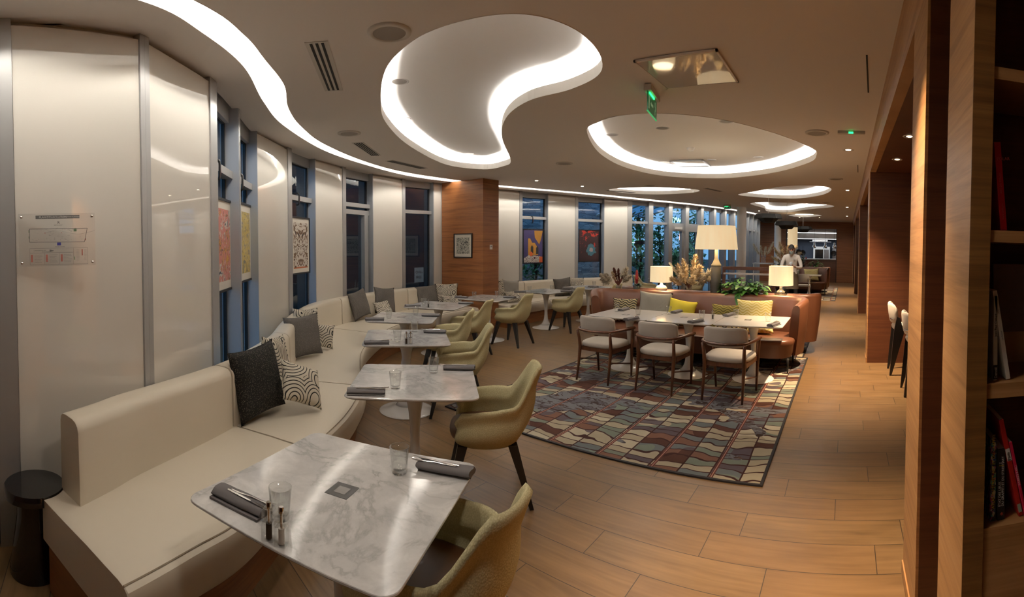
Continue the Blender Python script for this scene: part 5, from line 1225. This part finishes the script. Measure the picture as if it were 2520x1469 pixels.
mg = mcol('plan_grey', (.16, .155, .15)); ml = mcol('plan_line', (.05, .045, .04)); mr2 = mcol('plan_red', (.45, .16, .13)); mb2 = mcol('plan_blue', (.06, .06, .30)); mgn = mcol('plan_green', (.20, .32, .20)); mthin = mcol('plan_thin', (.28, .26, .24))
yv = -.0035
def pr_(nm, rects, m, d=0):
    mb = MB()
    for x0, z0, x1, z1 in rects: mb.box((x0 * W_ / 2, yv - .0006 - .0004 * d, z0 * H_ / 2), (x1 * W_ / 2, yv - .0004 * d, z1 * H_ / 2))
    q_ = mb.build(nm, m, ev)
    if len(rects) > 1: q_['kind'] = 'stuff'
pr_('header_bar', [(-.55, .80, .60, .93)], mg); text("PLAN D'EVACUATION", .0155, m_w, ev, (-.46 * W_ / 2, yv - .001, .825 * H_ / 2), (radians(90), 0, 0)); text('EVACUATION PLANNING', .0095, m_w, ev, (.10 * W_ / 2, yv - .001, .84 * H_ / 2), (radians(90), 0, 0))
text('R', .022, ml, ev, (.02 * W_ / 2, yv - .001, .60 * H_ / 2), (radians(90), 0, 0)); text('RESTAURANT', .0075, ml, ev, (-.07 * W_ / 2, yv - .001, .535 * H_ / 2), (radians(90), 0, 0))
q = [(-.72, .42), (.80, .42), (.72, -.10), (-.72, -.08)]
mb = MB()
for (x0, z0), (x1, z1) in zip(q, q[1:] + q[:1]): mb.tube([(x0 * W_ / 2, yv - .0008, z0 * H_ / 2), (x1 * W_ / 2, yv - .0008, z1 * H_ / 2)], .0012, 4)
mb.build('building_outline', ml, ev)
rnd = random.Random(2); rects = []
for k in range(46):
    x = rnd.uniform(-.68, .66); z = rnd.choice([rnd.uniform(-.04, .08), rnd.uniform(.32, .40), rnd.uniform(-.04, .38)]); rects.append((x, z, x + rnd.uniform(.01, .07), z + .008) if rnd.random() < .6 else (x, z, x + .006, z + rnd.uniform(.02, .07)))
pr_('floor_plan_lines', rects, mthin); mb = MB(); mb.tube(catmull([(-.30 * W_ / 2 + k * .046, yv - .0006, (.27 + .07 * sin(k * 1.2)) * H_ / 2) for k in range(7)], 4), .0006, 4); mb.build('route_line', mthin, ev)
pr_('blue_field', [(0, -.22, .10, -.11)], mb2); pr_('green_marks', [(.44, .30, .52, .40), (-.74, .28, -.72, .38), (-.74, .06, -.72, .14)], mgn); pr_('red_marks', [(.74, -.05, .76, .03), (-.32, .24, -.30, .28), (.12, .24, .135, .28)], mr2)
text('REZ-DE-CHAUSSEE', .0062, ml, ev, (-.05 * W_ / 2, yv - .001, -.285 * H_ / 2), (radians(90), 0, 0))
fr = []
for x0, z0, x1, z1 in ((-.72, -.33, .80, -.33), (-.72, -.95, .80, -.95), (-.72, -.50, .42, -.50)): fr.append((x0, z0, x1, z0 + .012))
for x in (-.72, -.34, .05, .42, .795): fr.append((x, -.95, x + .006, -.33 if x in (-.72, .42, .795) else -.50))
pr_('table_lines', fr, mthin); text('CONSIGNES EN CAS', .0075, ml, ev, (-.62 * W_ / 2, yv - .001, -.42 * H_ / 2), (radians(90), 0, 0)); text("D'INCENDIE", .0075, ml, ev, (-.40 * W_ / 2, yv - .001, -.475 * H_ / 2), (radians(90), 0, 0))
MB().add([(-.20 * W_ / 2, yv - .001, -.37 * H_ / 2), (-.20 * W_ / 2, yv - .001, -.47 * H_ / 2), (-.08 * W_ / 2, yv - .001, -.42 * H_ / 2)], [(0, 1, 2)]).build('arrow', mg, ev, recalc=False)
tx = []
for cx in (-.60, -.21, .17):
    for k in range(6): tx.append((cx, -.58 - k * .055, cx + rnd.uniform(.14, .22), -.57 - k * .055))
for k in range(9): tx.append((.50, -.40 - k * .05, .58, -.392 - k * .05)); tx.append((.70, -.40 - k * .05, .77, -.392 - k * .05))
pr_('text_lines', tx, mthin); pr_('pictograms', [(cx, -.84, cx + .05, -.56) for cx in (-.69, -.30, .09)] + [(.64, -.62, .67, -.38)], mr2); pr_('green_key', [(.44, -.78, .465, -.66)], mgn)
# ------------------------------------------------------------------ more tables and chairs behind the sofas
o = dup(tab0, (-4.95, 12.55, 0), 1.2, 'square marble-topped pedestal table by the garden glazing behind the small white lamp', 'marble pedestal tables along the banquettes')
o = dup(chair0, (-5.35, 11.95, 0), radians(-35), 'mustard armchair seen between the bromeliad and the small white lamp', 'mustard armchairs at the marble tables')
o = dup(chair0, (-4.30, 12.95, 0), radians(110), 'mustard armchair seen behind the pampas vase', 'mustard armchairs at the marble tables')
m_navy = M('navy_fabric', (.035, .05, .075), .8)
t_ = thing('low_table', 'dark round table behind the tall lamp', 'table', (-3.55, 12.9, 0)); MB().lathe([(.33, .72), (.34, .73), (.34, .74), (0, .742)], 32).build('tabletop', m_dark, t_, auto=40); MB().lathe([(.22, 0), (.21, .015), (.03, .03), (.03, .72)], 24).build('pedestal', m_dark, t_, auto=50)
def plainchair(x, y, rz, mat, label, g=None):
    t_ = thing('side_chair', label, 'chair', (x, y, 0), rz, g)
    bevel(MB().box((-.22, -.21, .42), (.22, .22, .475)).build('seat', mat, t_), .02, 3)
    rings = []
    for i in range(9):
        u = -1 + i / 4; yy = -.235 + .05 * u * u; rings.append([Vector((.225 * u, yy + a - (z - .6) * .15, z)) for a, z in ((-.02, .58), (.02, .58), (.02, .81), (0, .83), (-.02, .81))])
    MB().loft(rings).build('backrest', mat, t_, auto=50)
    for sx in (-1, 1):
        MB().tube([(sx * .24, .22, 0), (sx * .215, .19, .43)], .010, 8).build('leg', m_dark, t_, smooth=True); MB().tube([(sx * .24, -.27, 0), (sx * .20, -.20, .43), (sx * .20, -.235, .70)], .010, 8).build('leg', m_dark, t_, smooth=True)
        MB().tube(catmull([(sx * .20, -.235, .64), (sx * .25, -.1, .655), (sx * .25, .12, .655), (sx * .225, .2, .44)], 4), .008, 8).build('arm', m_dark, t_, smooth=True)
    return t_
plainchair(-3.15, 12.6, radians(70), m_navy, 'dark navy chair beside the dark round table')
plainchair(-3.75, 13.6, radians(-160), m_navy, 'dark chair at the garden glazing behind the tall lamp')
t_ = thing('partition', 'low wooden partition with a white ledge behind the green plant', 'partition', (0, 0, 0)); MB().box((-2.75, 10.34, 1.15), (-1.55, 10.40, 1.22)).build('top_rail', m_woodd, t_); MB().box((-2.75, 10.35, 0), (-2.69, 10.39, 1.15)).build('post', m_woodd, t_); MB().box((-1.61, 10.35, 0), (-1.55, 10.39, 1.15)).build('post', m_woodd, t_); MB().box((-2.69, 10.36, .1), (-1.61, 10.38, .8)).build('lower_panel', m_woodd, t_); MB().box((-2.70, 10.24, 1.05), (-1.6, 10.34, 1.085)).build('ledge', m_white, t_)

# ------------------------------------------------------------------ far seating group
s3_ = dup(sofa1, (-.29, 10.55, 0), None, 'third cognac sofa far down the room by the small rug'); s3_.scale = (.62, 1, 1)
tag(MB().prism([(-2.6, 17.62), (-.9, 17.62), (-.9, 17.82), (-2.6, 17.82)], .012, .955).build('console', m_woodd), 'wooden console behind the far cognac sofa', 'console')
o = dup(sofa1, (-3.05, 24.85, 0), pi, 'fourth cognac sofa, behind the far one, facing the kitchen'); o.scale = (.62, 1, 1)
m_greyc = M('greige_fabric', (.25, .23, .205), .85)
plainchair(-1.38, 15.35, radians(-4), m_greyc, 'greige armchair with black legs at the far white table', 'greige chairs at the far table'); plainchair(-2.2, 15.35, radians(4), m_greyc, 'greige armchair hidden behind the waiter at the far table', 'greige chairs at the far table')
o = dup(tw, (-1.25, 16.15, .012), 0, 'white pedestal table in front of the far cognac sofa', 'white tables at the far sofa'); o = dup(tw, (-2.12, 16.15, .012), 0, 'white pedestal table behind the waiter', 'white tables at the far sofa')
cushion((-1.25, 17.15), -90, .56, .46, m_zigyel, 'yellow cushion on the far cognac sofa', lean=14, roll=3, group='cushions on the far sofa'); cushion((-1.9, 17.15), -90, .46, .44, m_linen, 'greige cushion on the far cognac sofa', lean=14, group='cushions on the far sofa')
t_ = thing('tall_lamp', 'tall cylindrical lamp with a cream shade behind the waiter', 'lamp', (-2.02, 17.72, .955))
MB().lathe([(.19, .80), (.185, 1.47)], 32, cap=False).build('lamp_shade', m_shade, t_, smooth=True); MB().lathe([(.08, 0), (.08, .45), (.03, .6), (.02, .85)], 20).build('base', m_darkc, t_, smooth=True); point((0, 0, 1.1), 6, .06, t_)
bouquet('pampas_bouquet', 'large pale pampas bouquet behind the waiter', (-2.25, 17.72, .955), [(-.7, 0, 1, .75, .11, A_), (-.3, 0, 1, .85, .12, A_), (.1, 0, 1, .85, .11, A_), (.5, 0, 1, .80, .12, B_), (.9, 0, .8, .70, .12, B_), (-1, 0, .6, .6, .10, A_)], m_sand, 12, 4, vr=.07, vh=.25)
leafy('potted_plant', 'green plant on the console behind the far sofa', (-1.15, 17.72, .955), 60, .30, .25, .11, .035, m_leaf, 6)
t_ = thing('bromeliad', 'small conical plant with red tips behind the waiter', 'plant', (-1.62, 17.72, .955)); MB().lathe([(.06, 0), (.07, .08), (0, .08)], 16, cap=False).build('pot', m_pot, t_, smooth=True); mb = MB(); rnd = random.Random(9)
for i in range(60): f = rnd.random(); a = rnd.uniform(0, 2 * pi); leaf(mb, (0, 0, .06 + f * .38), (cos(a), sin(a), .8), .20 * (1 - f) + .05, .02, .2)
mb.build('leaves', m_leafd, t_, smooth=True, recalc=False); MB().lathe([(0, -.04), (.035, 0), (0, .05)], 8, TR(.13, -.1, .33)).build('flower', m_red, t_)
t_ = thing('high_table', 'white high table beside the second round column', 'table', (-3.15, 18.2, 0)); MB().box((-.42, -.30, 1.02), (.37, .30, 1.06)).build('tabletop', m_white, t_)
for sx in (-.38, .33):
    for sy in (-.25, .25): MB().box((sx - .02, sy - .02, 0), (sx + .02, sy + .02, 1.02)).build('leg', m_whitep, t_)
bouquet('pampas_bouquet', 'grey pampas bunch in a glass vase on the white high table', (-3.2, 18.2, 1.06), [(-.6, 0, 1, .75, .09, B_), (-.2, 0, 1, .6, .08, B_), (.15, 0, 1, .55, .08, B_), (.5, 0, 1, .8, .09, B_)], m_acryl, 15, 0, vr=.09, vh=.3)
leafy('bromeliad', 'bromeliad on the high ledge beside the second round column', (-2.50, 17.72, .955), 30, .16, .3, .16, .014, m_leafd, 8, up=1.2)

# ------------------------------------------------------------------ pendants
m_pend, t = N('black_pendant', col=(.007, .0065, .006), rough=.6, spec=.25)
def pendant(x, y, z, s, rz, label):
    """z: lowest point"""
    t_ = thing('pendant_lamp', label, 'pendant lamp', (x, y, z), rz, 'black faceted pendants')
    MB().lathe([(.0 * s, 0), (.19 * s, .0), (.30 * s, .11 * s), (.42 * s, .12 * s), (.37 * s, .25 * s), (.12 * s, .26 * s), (.0, .26 * s)], 6, cap=False).build('shade', m_pend, t_)
    MB().tube([(0, 0, .19 * s), (0, 0, ZC + .2 - z)], .006, 6).build('rod', m_whitep, t_, smooth=True); MB().lathe([(.13 * s, -.003), (0, -.004)], 6, cap=False).build('diffuser', m_pend, t_)
    return t_
pendant(-1.95, 11.7, 2.28, .84, .2, 'large black faceted pendant, left one of the nearer pair'); pendant(-1.60, 12.6, 2.16, .80, .5, 'black faceted pendant, right and lower one of the nearer pair'); pendant(-1.78, 19.3, 2.30, .95, .3, 'distant black faceted pendant in front of the kitchen')

# ------------------------------------------------------------------ waiter with a phone
m_skin = M('skin', (.50, .29, .20), .55); m_shirt = M('white_shirt', (.78, .74, .69), .8); m_trou = M('dark_trousers', (.018, .017, .018), .8); m_hair = M('black_hair', (.012, .010, .009), .6); m_mask = M('blue_face_mask', (.42, .56, .60), .8); m_apr = M('khaki_apron', (.17, .13, .085), .85); m_phone = M('black_phone', (.012, .012, .014), .2)
per = thing('person', 'man in a white shirt and face mask bent over his phone', 'person', (-1.44, 12.5, 0), radians(4))
V = []; E = []; Rr = []
def jv(p, r, par=None):
    V.append(Vector(p)); Rr.append(r if isinstance(r, tuple) else (r, r)); i = len(V) - 1
    if par is not None: E.append((par, i))
    return i
pel = jv((0, .05, .95), (.155, .115)); wa = jv((0, .03, 1.10), (.145, .105), pel); ch_ = jv((0, -.02, 1.28), (.165, .115), wa); up = jv((0, -.06, 1.42), (.14, .095), ch_); nk = jv((0, -.09, 1.50), (.058, .058), up); nk2 = jv((0, -.12, 1.555), (.052, .052), nk)
for s in (-1, 1):
    sh = jv((s * .17, -.05, 1.425), (.065, .065), up); el = jv((s * .265, -.10, 1.15), (.046, .046), sh); m1_ = jv((s * .22, -.02, 1.27) if 0 else (s * .235, -.075, 1.29), (.055, .055)); E.remove((sh, el)); E.append((sh, m1_)); E.append((m1_, el))
    f1_ = jv((s * .18, -.22, 1.15), (.037, .037), el); wr = jv((s * .075, -.32, 1.185), (.026, .023), f1_); jv((s * .045, -.345, 1.195), (.034, .020), wr)
    hp = jv((s * .095, .05, .86), (.098, .098), pel); kn = jv((s * .12, .02, .48), (.060, .060), hp); an = jv((s * .13, .07, .10), (.042, .042), kn); jv((s * .15, -.09, .035), (.042, .032), an)
me = bpy.data.meshes.new('body'); me.from_pydata([tuple(v) for v in V], E, []); ob = bpy.data.objects.new('body_rig', me); C.objects.link(ob)
sk = ob.modifiers.new('skin', 'SKIN'); 
for i, v in enumerate(me.skin_vertices[0].data): v.radius = Rr[i]; v.use_root = (i == 0)
ss = ob.modifiers.new('sub', 'SUBSURF'); ss.levels = 2; ss.render_levels = 2
bpy.context.view_layer.update(); bme = bpy.data.meshes.new_from_object(ob.evaluated_get(bpy.context.evaluated_depsgraph_get())); bpy.data.objects.remove(ob)
for m_ in (m_shirt, m_trou, m_skin): bme.materials.append(m_)
for p in bme.polygons:
    c = p.center; p.use_smooth = True
    p.material_index = 1 if (c.z < .98 and abs(c.y) < .3 and not (c.z > 1.0)) else (2 if (c.z > 1.50 and abs(c.x) < .09) or (c.y < -.30 and c.z < 1.3) else 0)
    if c.z < .075: p.material_index = 1
bo = bpy.data.objects.new('body', bme); C.objects.link(bo); bo.parent = per
# head, bowed towards the phone
hm = TR(0, -.165, 1.625) @ Matrix.Rotation(radians(22), 4, 'X')
mb = MB(); rings = []
for k in range(15):
    ph = pi * k / 14; z = .118 * cos(ph); w_ = .078 * sin(ph) ** .85; dp = .098 * sin(ph) ** .8; jaw = 1 - .22 * max(0, -cos(ph)) ** 1.2
    rings.append([Vector((w_ * jaw * cos(a), dp * sin(a) * (jaw if sin(a) > 0 else 1) - (.012 if cos(ph) < 0 and sin(a) < 0 else 0), z)) for a in [2 * pi * i / 20 for i in range(20)]])
mb.loft(rings, hm); mb.tube([(0, -.096, .02), (0, -.118, -.012), (0, -.108, -.022)], [.008, .013, .010], 8, hm)
for s in (-1, 1): mb.lathe([(0, -.006), (.018, -.004), (.022, .004), (0, .006)], 10, hm @ TR(s * .078, .005, -.005) @ Matrix.Rotation(radians(90), 4, 'Y') @ Matrix.Diagonal((1.4, 1, 1, 1)))
hd = mb.build('head', m_skin, bo, smooth=True)
mb = MB(); rings = []
for k in range(9):
    ph = pi * k / 14; rings.append([Vector((.086 * sin(ph) ** .85 * cos(a), (.106 * sin(ph) ** .8) * sin(a) + .004, max(.126 * cos(ph) - (.05 if sin(a) > .1 and k > 6 else 0), .058 if sin(a) < -.25 else -1))) for a in [2 * pi * i / 24 for i in range(24)]])
mb.loft(rings, hm); mb.build('hair', m_hair, hd, smooth=True)
mb = MB(); rings = []
for k in range(6):
    z = -.005 - .095 * k / 5; rings.append([Vector((.074 * (1 - .25 * k / 5) * sin(b), -.110 * (1 - .10 * abs(k - 2) / 3) * cos(b) - .006, z)) for b in [radians(-80 + 160 * i / 12) for i in range(13)]])
mb.loft(rings, hm, closed=False); mb.build('face_mask', m_mask, hd, smooth=True)
mb = MB()
for s in (-1, 1): mb.lathe([(0, -.004), (.012, 0), (0, .004)], 8, hm @ TR(s * .030, -.091, .018) @ Matrix.Rotation(radians(90), 4, 'X')); mb.tube([(s * .015, -.097, .038), (s * .045, -.088, .040)], .004, 6, hm)
q_ = mb.build('eyes_and_brows', m_hair, hd, smooth=True); q_['kind'] = 'stuff'
# hands: palm is the end of the arm, five fingers each
mb = MB()
for s in (-1, 1):
    for k in range(4): zz = 1.225 - k * .017; L = (.030, .034, .032, .026)[k]; mb.tube(catmull([(s * .048, -.352, zz - .012), (s * .036, -.372, zz), (s * .020, -.378 , zz), (s * (.048 - L), -.368, zz)], 3), [.0085, .0085, .008, .008, .008, .0075, .007, .007, .006, .005], 7)
    mb.tube([(s * .052, -.335, 1.205), (s * .040, -.338, 1.235), (s * .020, -.342, 1.250)], [.010, .009, .007], 7)
mb.build('fingers', m_skin, bo, smooth=True)
mb = MB(); rings = []
for z, r_ in ((1.03, .150), (.9, .175), (.72, .185), (.58, .19)): rings.append([Vector((r_ * 1.03 * sin(b), .05 - (r_ * .86) * cos(b), z)) for b in [radians(-100 + 200 * i / 16) for i in range(17)]])
mb.loft(rings, closed=False); mb.build('apron', m_apr, bo, smooth=True)
MB().box((.06, -.165, 1.335), (.11, -.150, 1.35)).build('name_badge', m_steel, bo)
mb = MB()
for s in (-1, 1): mb.add([(0, -.165, 1.485), (s * .06, -.10, 1.525), (s * .065, -.135, 1.47)], [(0, 1, 2)])
mb.build('collar', m_shirt, bo, recalc=False)
o = MB().box((-.038, -.006, -.075), (.038, .006, .075)).build('phone', m_phone); o.matrix_world = Matrix.Translation((-1.44, 12.5, 0)) @ Matrix.Rotation(radians(4), 4, 'Z') @ TR(0, -.355, 1.235, rx=radians(-35)); tag(o, 'black phone held in both hands by the man in the white shirt', 'phone')

# ------------------------------------------------------------------ show kitchen beyond the far wall
struct(MB().box((KX0 - .03, YF - .02, .0), (KX0, YF + .14, KZ)).build('trim_6', m_black), 'black frame of the kitchen opening'); struct(MB().box((KX1, YF - .02, .0), (KX1 + .03, YF + .14, KZ)).build('trim_6', m_black), 'right black frame of the kitchen opening')
t_ = thing('kitchen_counter', 'dark wooden kitchen counter with steel pass in the far opening', 'counter', (0, 0, 0)); MB().box((KX0, YF + .02, 0), (KX1 - .0, YF + .5, 1.10)).build('front', m_woodd, t_); MB().box((KX0, YF - .05, 1.10), (KX1, YF + .6, 1.15)).build('worktop', m_steel, t_)
t_ = thing('extractor_hood', 'long stainless steel extractor hood over the show kitchen', 'hood', (0, 0, 0)); MB().box((-3.6, 24.2, 2.15), (1.2, 25.6, 3.0)).build('canopy', m_steel, t_)
m_tube = M('strip_light', (0, 0, 0), .5, emit=(.95, .97, 1.0), es=1.3); MB().box((-3.5, 24.17, 2.42), (1.1, 24.2, 2.46)).build('strip_light', m_tube, t_); MB().box((-3.5, 24.5, 2.13), (1.1, 24.7, 2.15)).build('under_light', m_tube, t_)
l = bpy.data.lights.new('kitchen_light', 'AREA'); l.shape = 'RECTANGLE'; l.size = 3.5; l.size_y = .6; l.energy = 25; l.color = (.85, .93, 1.0); o = bpy.data.objects.new('kitchen_light', l); C.objects.link(o); o.location = (-1.6, 25.0, 2.12)
for x, nm in ((-2.55, 'left'), (-1.60, 'second from the left'), (-1.05, 'second from the right'), (-.60, 'right')):
    t_ = thing('heat_lamp', 'silver heat lamp hanging over the kitchen pass, the %s one' % nm, 'heat lamp', (x, YF + .35, 1.66), 0, 'silver heat lamps'); MB().lathe([(.10, 0), (.105, .03), (.06, .13), (.04, .2), (.05, .26), (.01, .30)], 20, cap=False).build('shade', m_chrome, t_, smooth=True); MB().tube([(0, 0, .28), (0, 0, 1.3)], .006, 6).build('cable', m_dark, t_)
t_ = thing('oven', 'white and steel oven block at the back of the kitchen', 'oven', (-1.25, 26.3, 0)); MB().box((-.55, -.4, 0), (.35, .4, 1.75)).build('body', m_whitep, t_); MB().box((-.45, -.42, .8), (-.02, -.4, 1.6)).build('door', m_blackg, t_); MB().box((.02, -.42, .8), (.30, -.4, 1.6)).build('door', m_steel, t_)
t_ = thing('fridge', 'steel fridge at the right of the kitchen', 'fridge', (-.35, 26.3, 0)); MB().box((-.4, -.4, 0), (.45, .4, 1.85)).build('body', m_steel, t_); MB().tube([(-.33, -.43, .9), (-.33, -.43, 1.5)], .012, 8).build('handle', m_chrome, t_)
t_ = thing('wall_shelf', 'steel shelf with a lit box on the blue kitchen wall', 'shelf', (-1.45, 26.6, 2.0)); MB().box((-.6, -.2, 0), (.6, .18, .04)).build('board', m_steel, t_); MB().box((-.45, -.15, .04), (.4, .15, .22)).build('box', m_chrome, t_)
for x, z, nm in ((-2.35, 1.45, 'left'), (-2.15, 1.42, 'middle'), (-.62, 1.42, 'right')):
    t_ = thing('frying_pan', 'black pan hanging in the kitchen opening, the %s one' % nm, 'pan', (x, YF + .30, z), 0, 'pans in the kitchen'); MB().lathe([(0, 0), (.12, .0), (.14, .04), (.135, .04), (.115, .006), (0, .006)], 24, Matrix.Rotation(radians(90), 4, 'X'), cap=False).build('pan', m_dark, t_, smooth=True); MB().tube([(0, 0, .13), (0, 0, .34)], .010, 6).build('handle', m_dark, t_)

# ------------------------------------------------------------------ outside: stone wall, trees, awning, neon
struct(MB().box((-40, -20, -.12), (12, 60, -.07)).build('ground', m_grass), 'dark ground outside')
m_stone, t = N('stone_wall', rough=.9); v = t.node('ShaderNodeTexVoronoi'); v.inputs['Scale'].default_value = 3.6; t.link(t.coord('Object', (1, 1, 4.0)), v.inputs['Vector'])
s3 = t.node('ShaderNodeSeparateColor'); t.link(v.outputs['Color'], s3.inputs[0]); v2 = t.node('ShaderNodeTexVoronoi'); v2.feature = 'DISTANCE_TO_EDGE'; v2.inputs['Scale'].default_value = 3.6; t.link(t.coord('Object', (1, 1, 4.0)), v2.inputs['Vector'])
c = t.ramp(s3.outputs[0], [(0, (.15, .17, .21)), (1, (.34, .38, .43))]); t.base(t.mix(t.math('LESS_THAN', v2.outputs[0], .02), c, (.07, .08, .10)))
def outw(s0, s1, off, h, mat, name, label, th=.25):
    mb = MB(); seg(mb, s0, s1, off, off + th, -.1, h, .5); return mb.build(name, mat, auto=30)
m_darkw = M('dark_rendered_wall', (.030, .032, .036), .9)
tag(outw(S_(660), S_(1250), 2.2, 8.5, m_darkw, 'garden_wall', ''), 'dark screen wall added outside to block the sky behind the windows left of the pier', 'wall')  # added to block the sky so these windows stay dark
tag(outw(S_(1250), S_(1640), 3.4, 3.3, m_stone, 'garden_wall', ''), 'pale rough stone garden wall outside the glazing', 'wall')
tag(outw(S_(1640), SLEN - .5, 6.5, 3.0, m_darkw, 'garden_wall', ''), 'dark wall behind the trees outside', 'wall')
m_ol, t = N('outdoor_leaf', rough=.6); t.base(t.ramp(t.noise(t.coord('Object'), 1.6, 2), [(.35, (.06, .20, .10)), (.65, (.20, .52, .26))]))
m_bark = M('bark', (.03, .025, .02), .9)
def tree(s, off, h, rad, n, seedv, label, ls=.15):
    p, tg, nn = fpt(s, off); rnd = random.Random(seedv); t_ = thing('tree', label, 'tree', (p.x, p.y, -.08), 0, 'garden trees outside the glazing')
    st = MB(); st.tube([(0, 0, 0), (.05, .03, h * .4), (-.03, 0, h * .8)], [.05, .04, .02], 7)
    for i in range(6): a = rnd.uniform(0, 6.28); z = h * rnd.uniform(.25, .7); st.tube([(0, 0, z), (cos(a) * rad * .6, sin(a) * rad * .6, z + .5)], [.02, .008], 5)
    st.build('trunk', m_bark, t_, smooth=True); mb = MB()
    for i in range(n):
        u = rnd.uniform(0, 2 * pi); v_ = rnd.uniform(-1, 1); r_ = rad * rnd.random() ** .45; cl = .75 + .25 * sin(u * 3 + v_ * 4)
        b = Vector((cos(u) * r_ * cl, sin(u) * r_ * cl, h * .55 + v_ * h * .45 * cl)); leaf(mb, b, (rnd.uniform(-1, 1), rnd.uniform(-1, 1), rnd.uniform(-.6, .3)), ls * rnd.uniform(.6, 1.3), ls * .33, .2)
    mb.build('foliage', m_ol, t_, smooth=True, recalc=False)
for px, off, h, rad, n, lb in ((1572, 1.9, 3.4, .60, 900, 'leafy tree before the stone wall in the first garden bay'), (1622, 2.4, 3.0, .75, 1000, 'dense shrub tree in the second garden bay'), (1672, 2.2, 1.9, .8, 900, 'rounded shrub behind the garden door'), (1735, 2.8, 3.6, .7, 700, 'green tree behind the tall lamp shade'), (1772, 3.2, 3.8, .8, 600, 'tree farther along the glazing'), (1802, 3.6, 4.0, .8, 500, 'tree near the first round column'), (1318, 2.4, 2.2, .6, 400, 'dark shrub behind the purple picture')):
    tree(S_off(px, off), off, h, rad, n, px, lb)
m_awn = bpy.data.materials.new('awning_fabric'); m_awn.use_nodes = True; t = NT(m_awn); t.p.inputs['Base Color'].default_value = (.55, .75, .9, 1); t.p.inputs['Roughness'].default_value = .8; tl = t.node('ShaderNodeBsdfTranslucent'); tl.inputs[0].default_value = (.6, .85, 1, 1); ad = t.node('ShaderNodeMixShader'); ad.inputs[0].default_value = .65; t.link(t.p.outputs[0], ad.inputs[1]); t.link(tl.outputs[0], ad.inputs[2]); t.link(ad.outputs[0], t.out.inputs[0])
t_ = thing('awning', 'pale translucent awning with white beams outside the garden glazing', 'awning', (0, 0, 0)); mb = MB(); a0, a1 = S_(1600), S_(1765)
for (o0, z0), (o1, z1) in (((.6, 3.25), (3.4, 2.75)),):
    n_k = 10; P_ = [fpt(a0 + (a1 - a0) * i / n_k, o0)[0] for i in range(n_k + 1)]; Q_ = [fpt(a0 + (a1 - a0) * i / n_k, o1)[0] for i in range(n_k + 1)]
    for i in range(n_k): mb.add([(P_[i].x, P_[i].y, z0), (P_[i + 1].x, P_[i + 1].y, z0), (Q_[i + 1].x, Q_[i + 1].y, z1), (Q_[i].x, Q_[i].y, z1)] + [(P_[i].x, P_[i].y, z0 + .01), (P_[i + 1].x, P_[i + 1].y, z0 + .01), (Q_[i + 1].x, Q_[i + 1].y, z1 + .01), (Q_[i].x, Q_[i].y, z1 + .01)], [(0, 1, 2, 3), (7, 6, 5, 4)])
    mb.build('fabric', m_awn, t_, recalc=False)
    for i in range(0, n_k + 1, 3): MB().tube([(P_[i].x, P_[i].y, z0 - .04), (Q_[i].x, Q_[i].y, z1 - .04)], .035, 4).build('beam', m_whitep, t_)
m_neon = M('pink_neon', (0, 0, 0), .5, emit=(1, .55, .45), es=2.2); m_neong = M('green_neon', (0, 0, 0), .5, emit=(.45, 1, .75), es=2.2)
def neon(px, y, off, s, mat, label, pts):
    p, tg, nn = fpt(S_off(px, off), off); rr = ray(px, y); z = EYE + rr.z * hypot(p.x, p.y) / hypot(rr.x, rr.y)
    pts = catmull([Vector((tg.x * u * s, tg.y * u * s, v * s)) for u, v in pts], 5); o = MB().tube(pts, .014, 6).build('neon_sign', mat, smooth=True); o.location = (p.x, p.y, z); tag(o, label, 'neon sign')
neon(1681, 588, 1.6, .5, m_neon, 'pink neon squiggle outside the garden door', [(-.5, -.1), (-.42, .45), (-.3, .1), (-.2, -.25), (0, -.35), (.2, -.42)])
neon(1690, 572, 1.6, .4, m_neon, 'short pink neon stroke above the squiggle', [(-.4, .3), (-.15, .0), (0, .3), (.1, -.2)])
neon(1668, 543, 1.8, .45, m_neong, 'green neon lettering above the garden door', [(-.7, -.3), (-.6, .2), (-.35, .1), (-.45, -.2), (-.2, .25), (0, -.1), (.15, .2), (.3, -.1), (.5, .2), (.6, -.1)])
p, tg, nn = fpt(S_off(1566, 1.7), 1.7); t_ = thing('garden_lamp', 'black garden flood lamp on a pole outside the first garden bay', 'lamp', (p.x, p.y, -.08)); MB().tube([(0, 0, 0), (0, 0, 1.82)], .02, 8).build('pole', m_dark, t_); MB().box((-.05, -.05, 1.78), (.28, .08, 1.90)).build('head', m_dark, t_); MB().box((-.22, -.02, 1.84), (-.05, .04, 1.86)).build('light_bar', m_tube, t_)
sp_ = spot('flood_beam', (p.x, p.y, 1.75), 60, 150, .8, .1, (.75, .9, 1.0), None); sp_.rotation_euler = (radians(75), 0, atan2(nn.y, nn.x) - pi / 2)
# poster sheet seen at the foot of the window beside the pier
p, tg, nn = fpt(S_off(1030, .30), .30); t_ = thing('chalk_sign', 'small pale lettered sign outside the window beside the wooden pier', 'sign', (p.x, p.y, 1.02), atan2(tg.y, tg.x)); MB().box((-.11, -.01, -.14), (.13, .0, .17)).build('sheet', mcol('pale_blue_sheet', (.42, .50, .60)), t_); text('CHILL', .075, m_ink, t_, (-.09, -.011, .05), (radians(90), 0, 0)); text('FREE', .075, m_ink, t_, (-.08, -.011, -.06), (radians(90), 0, 0))
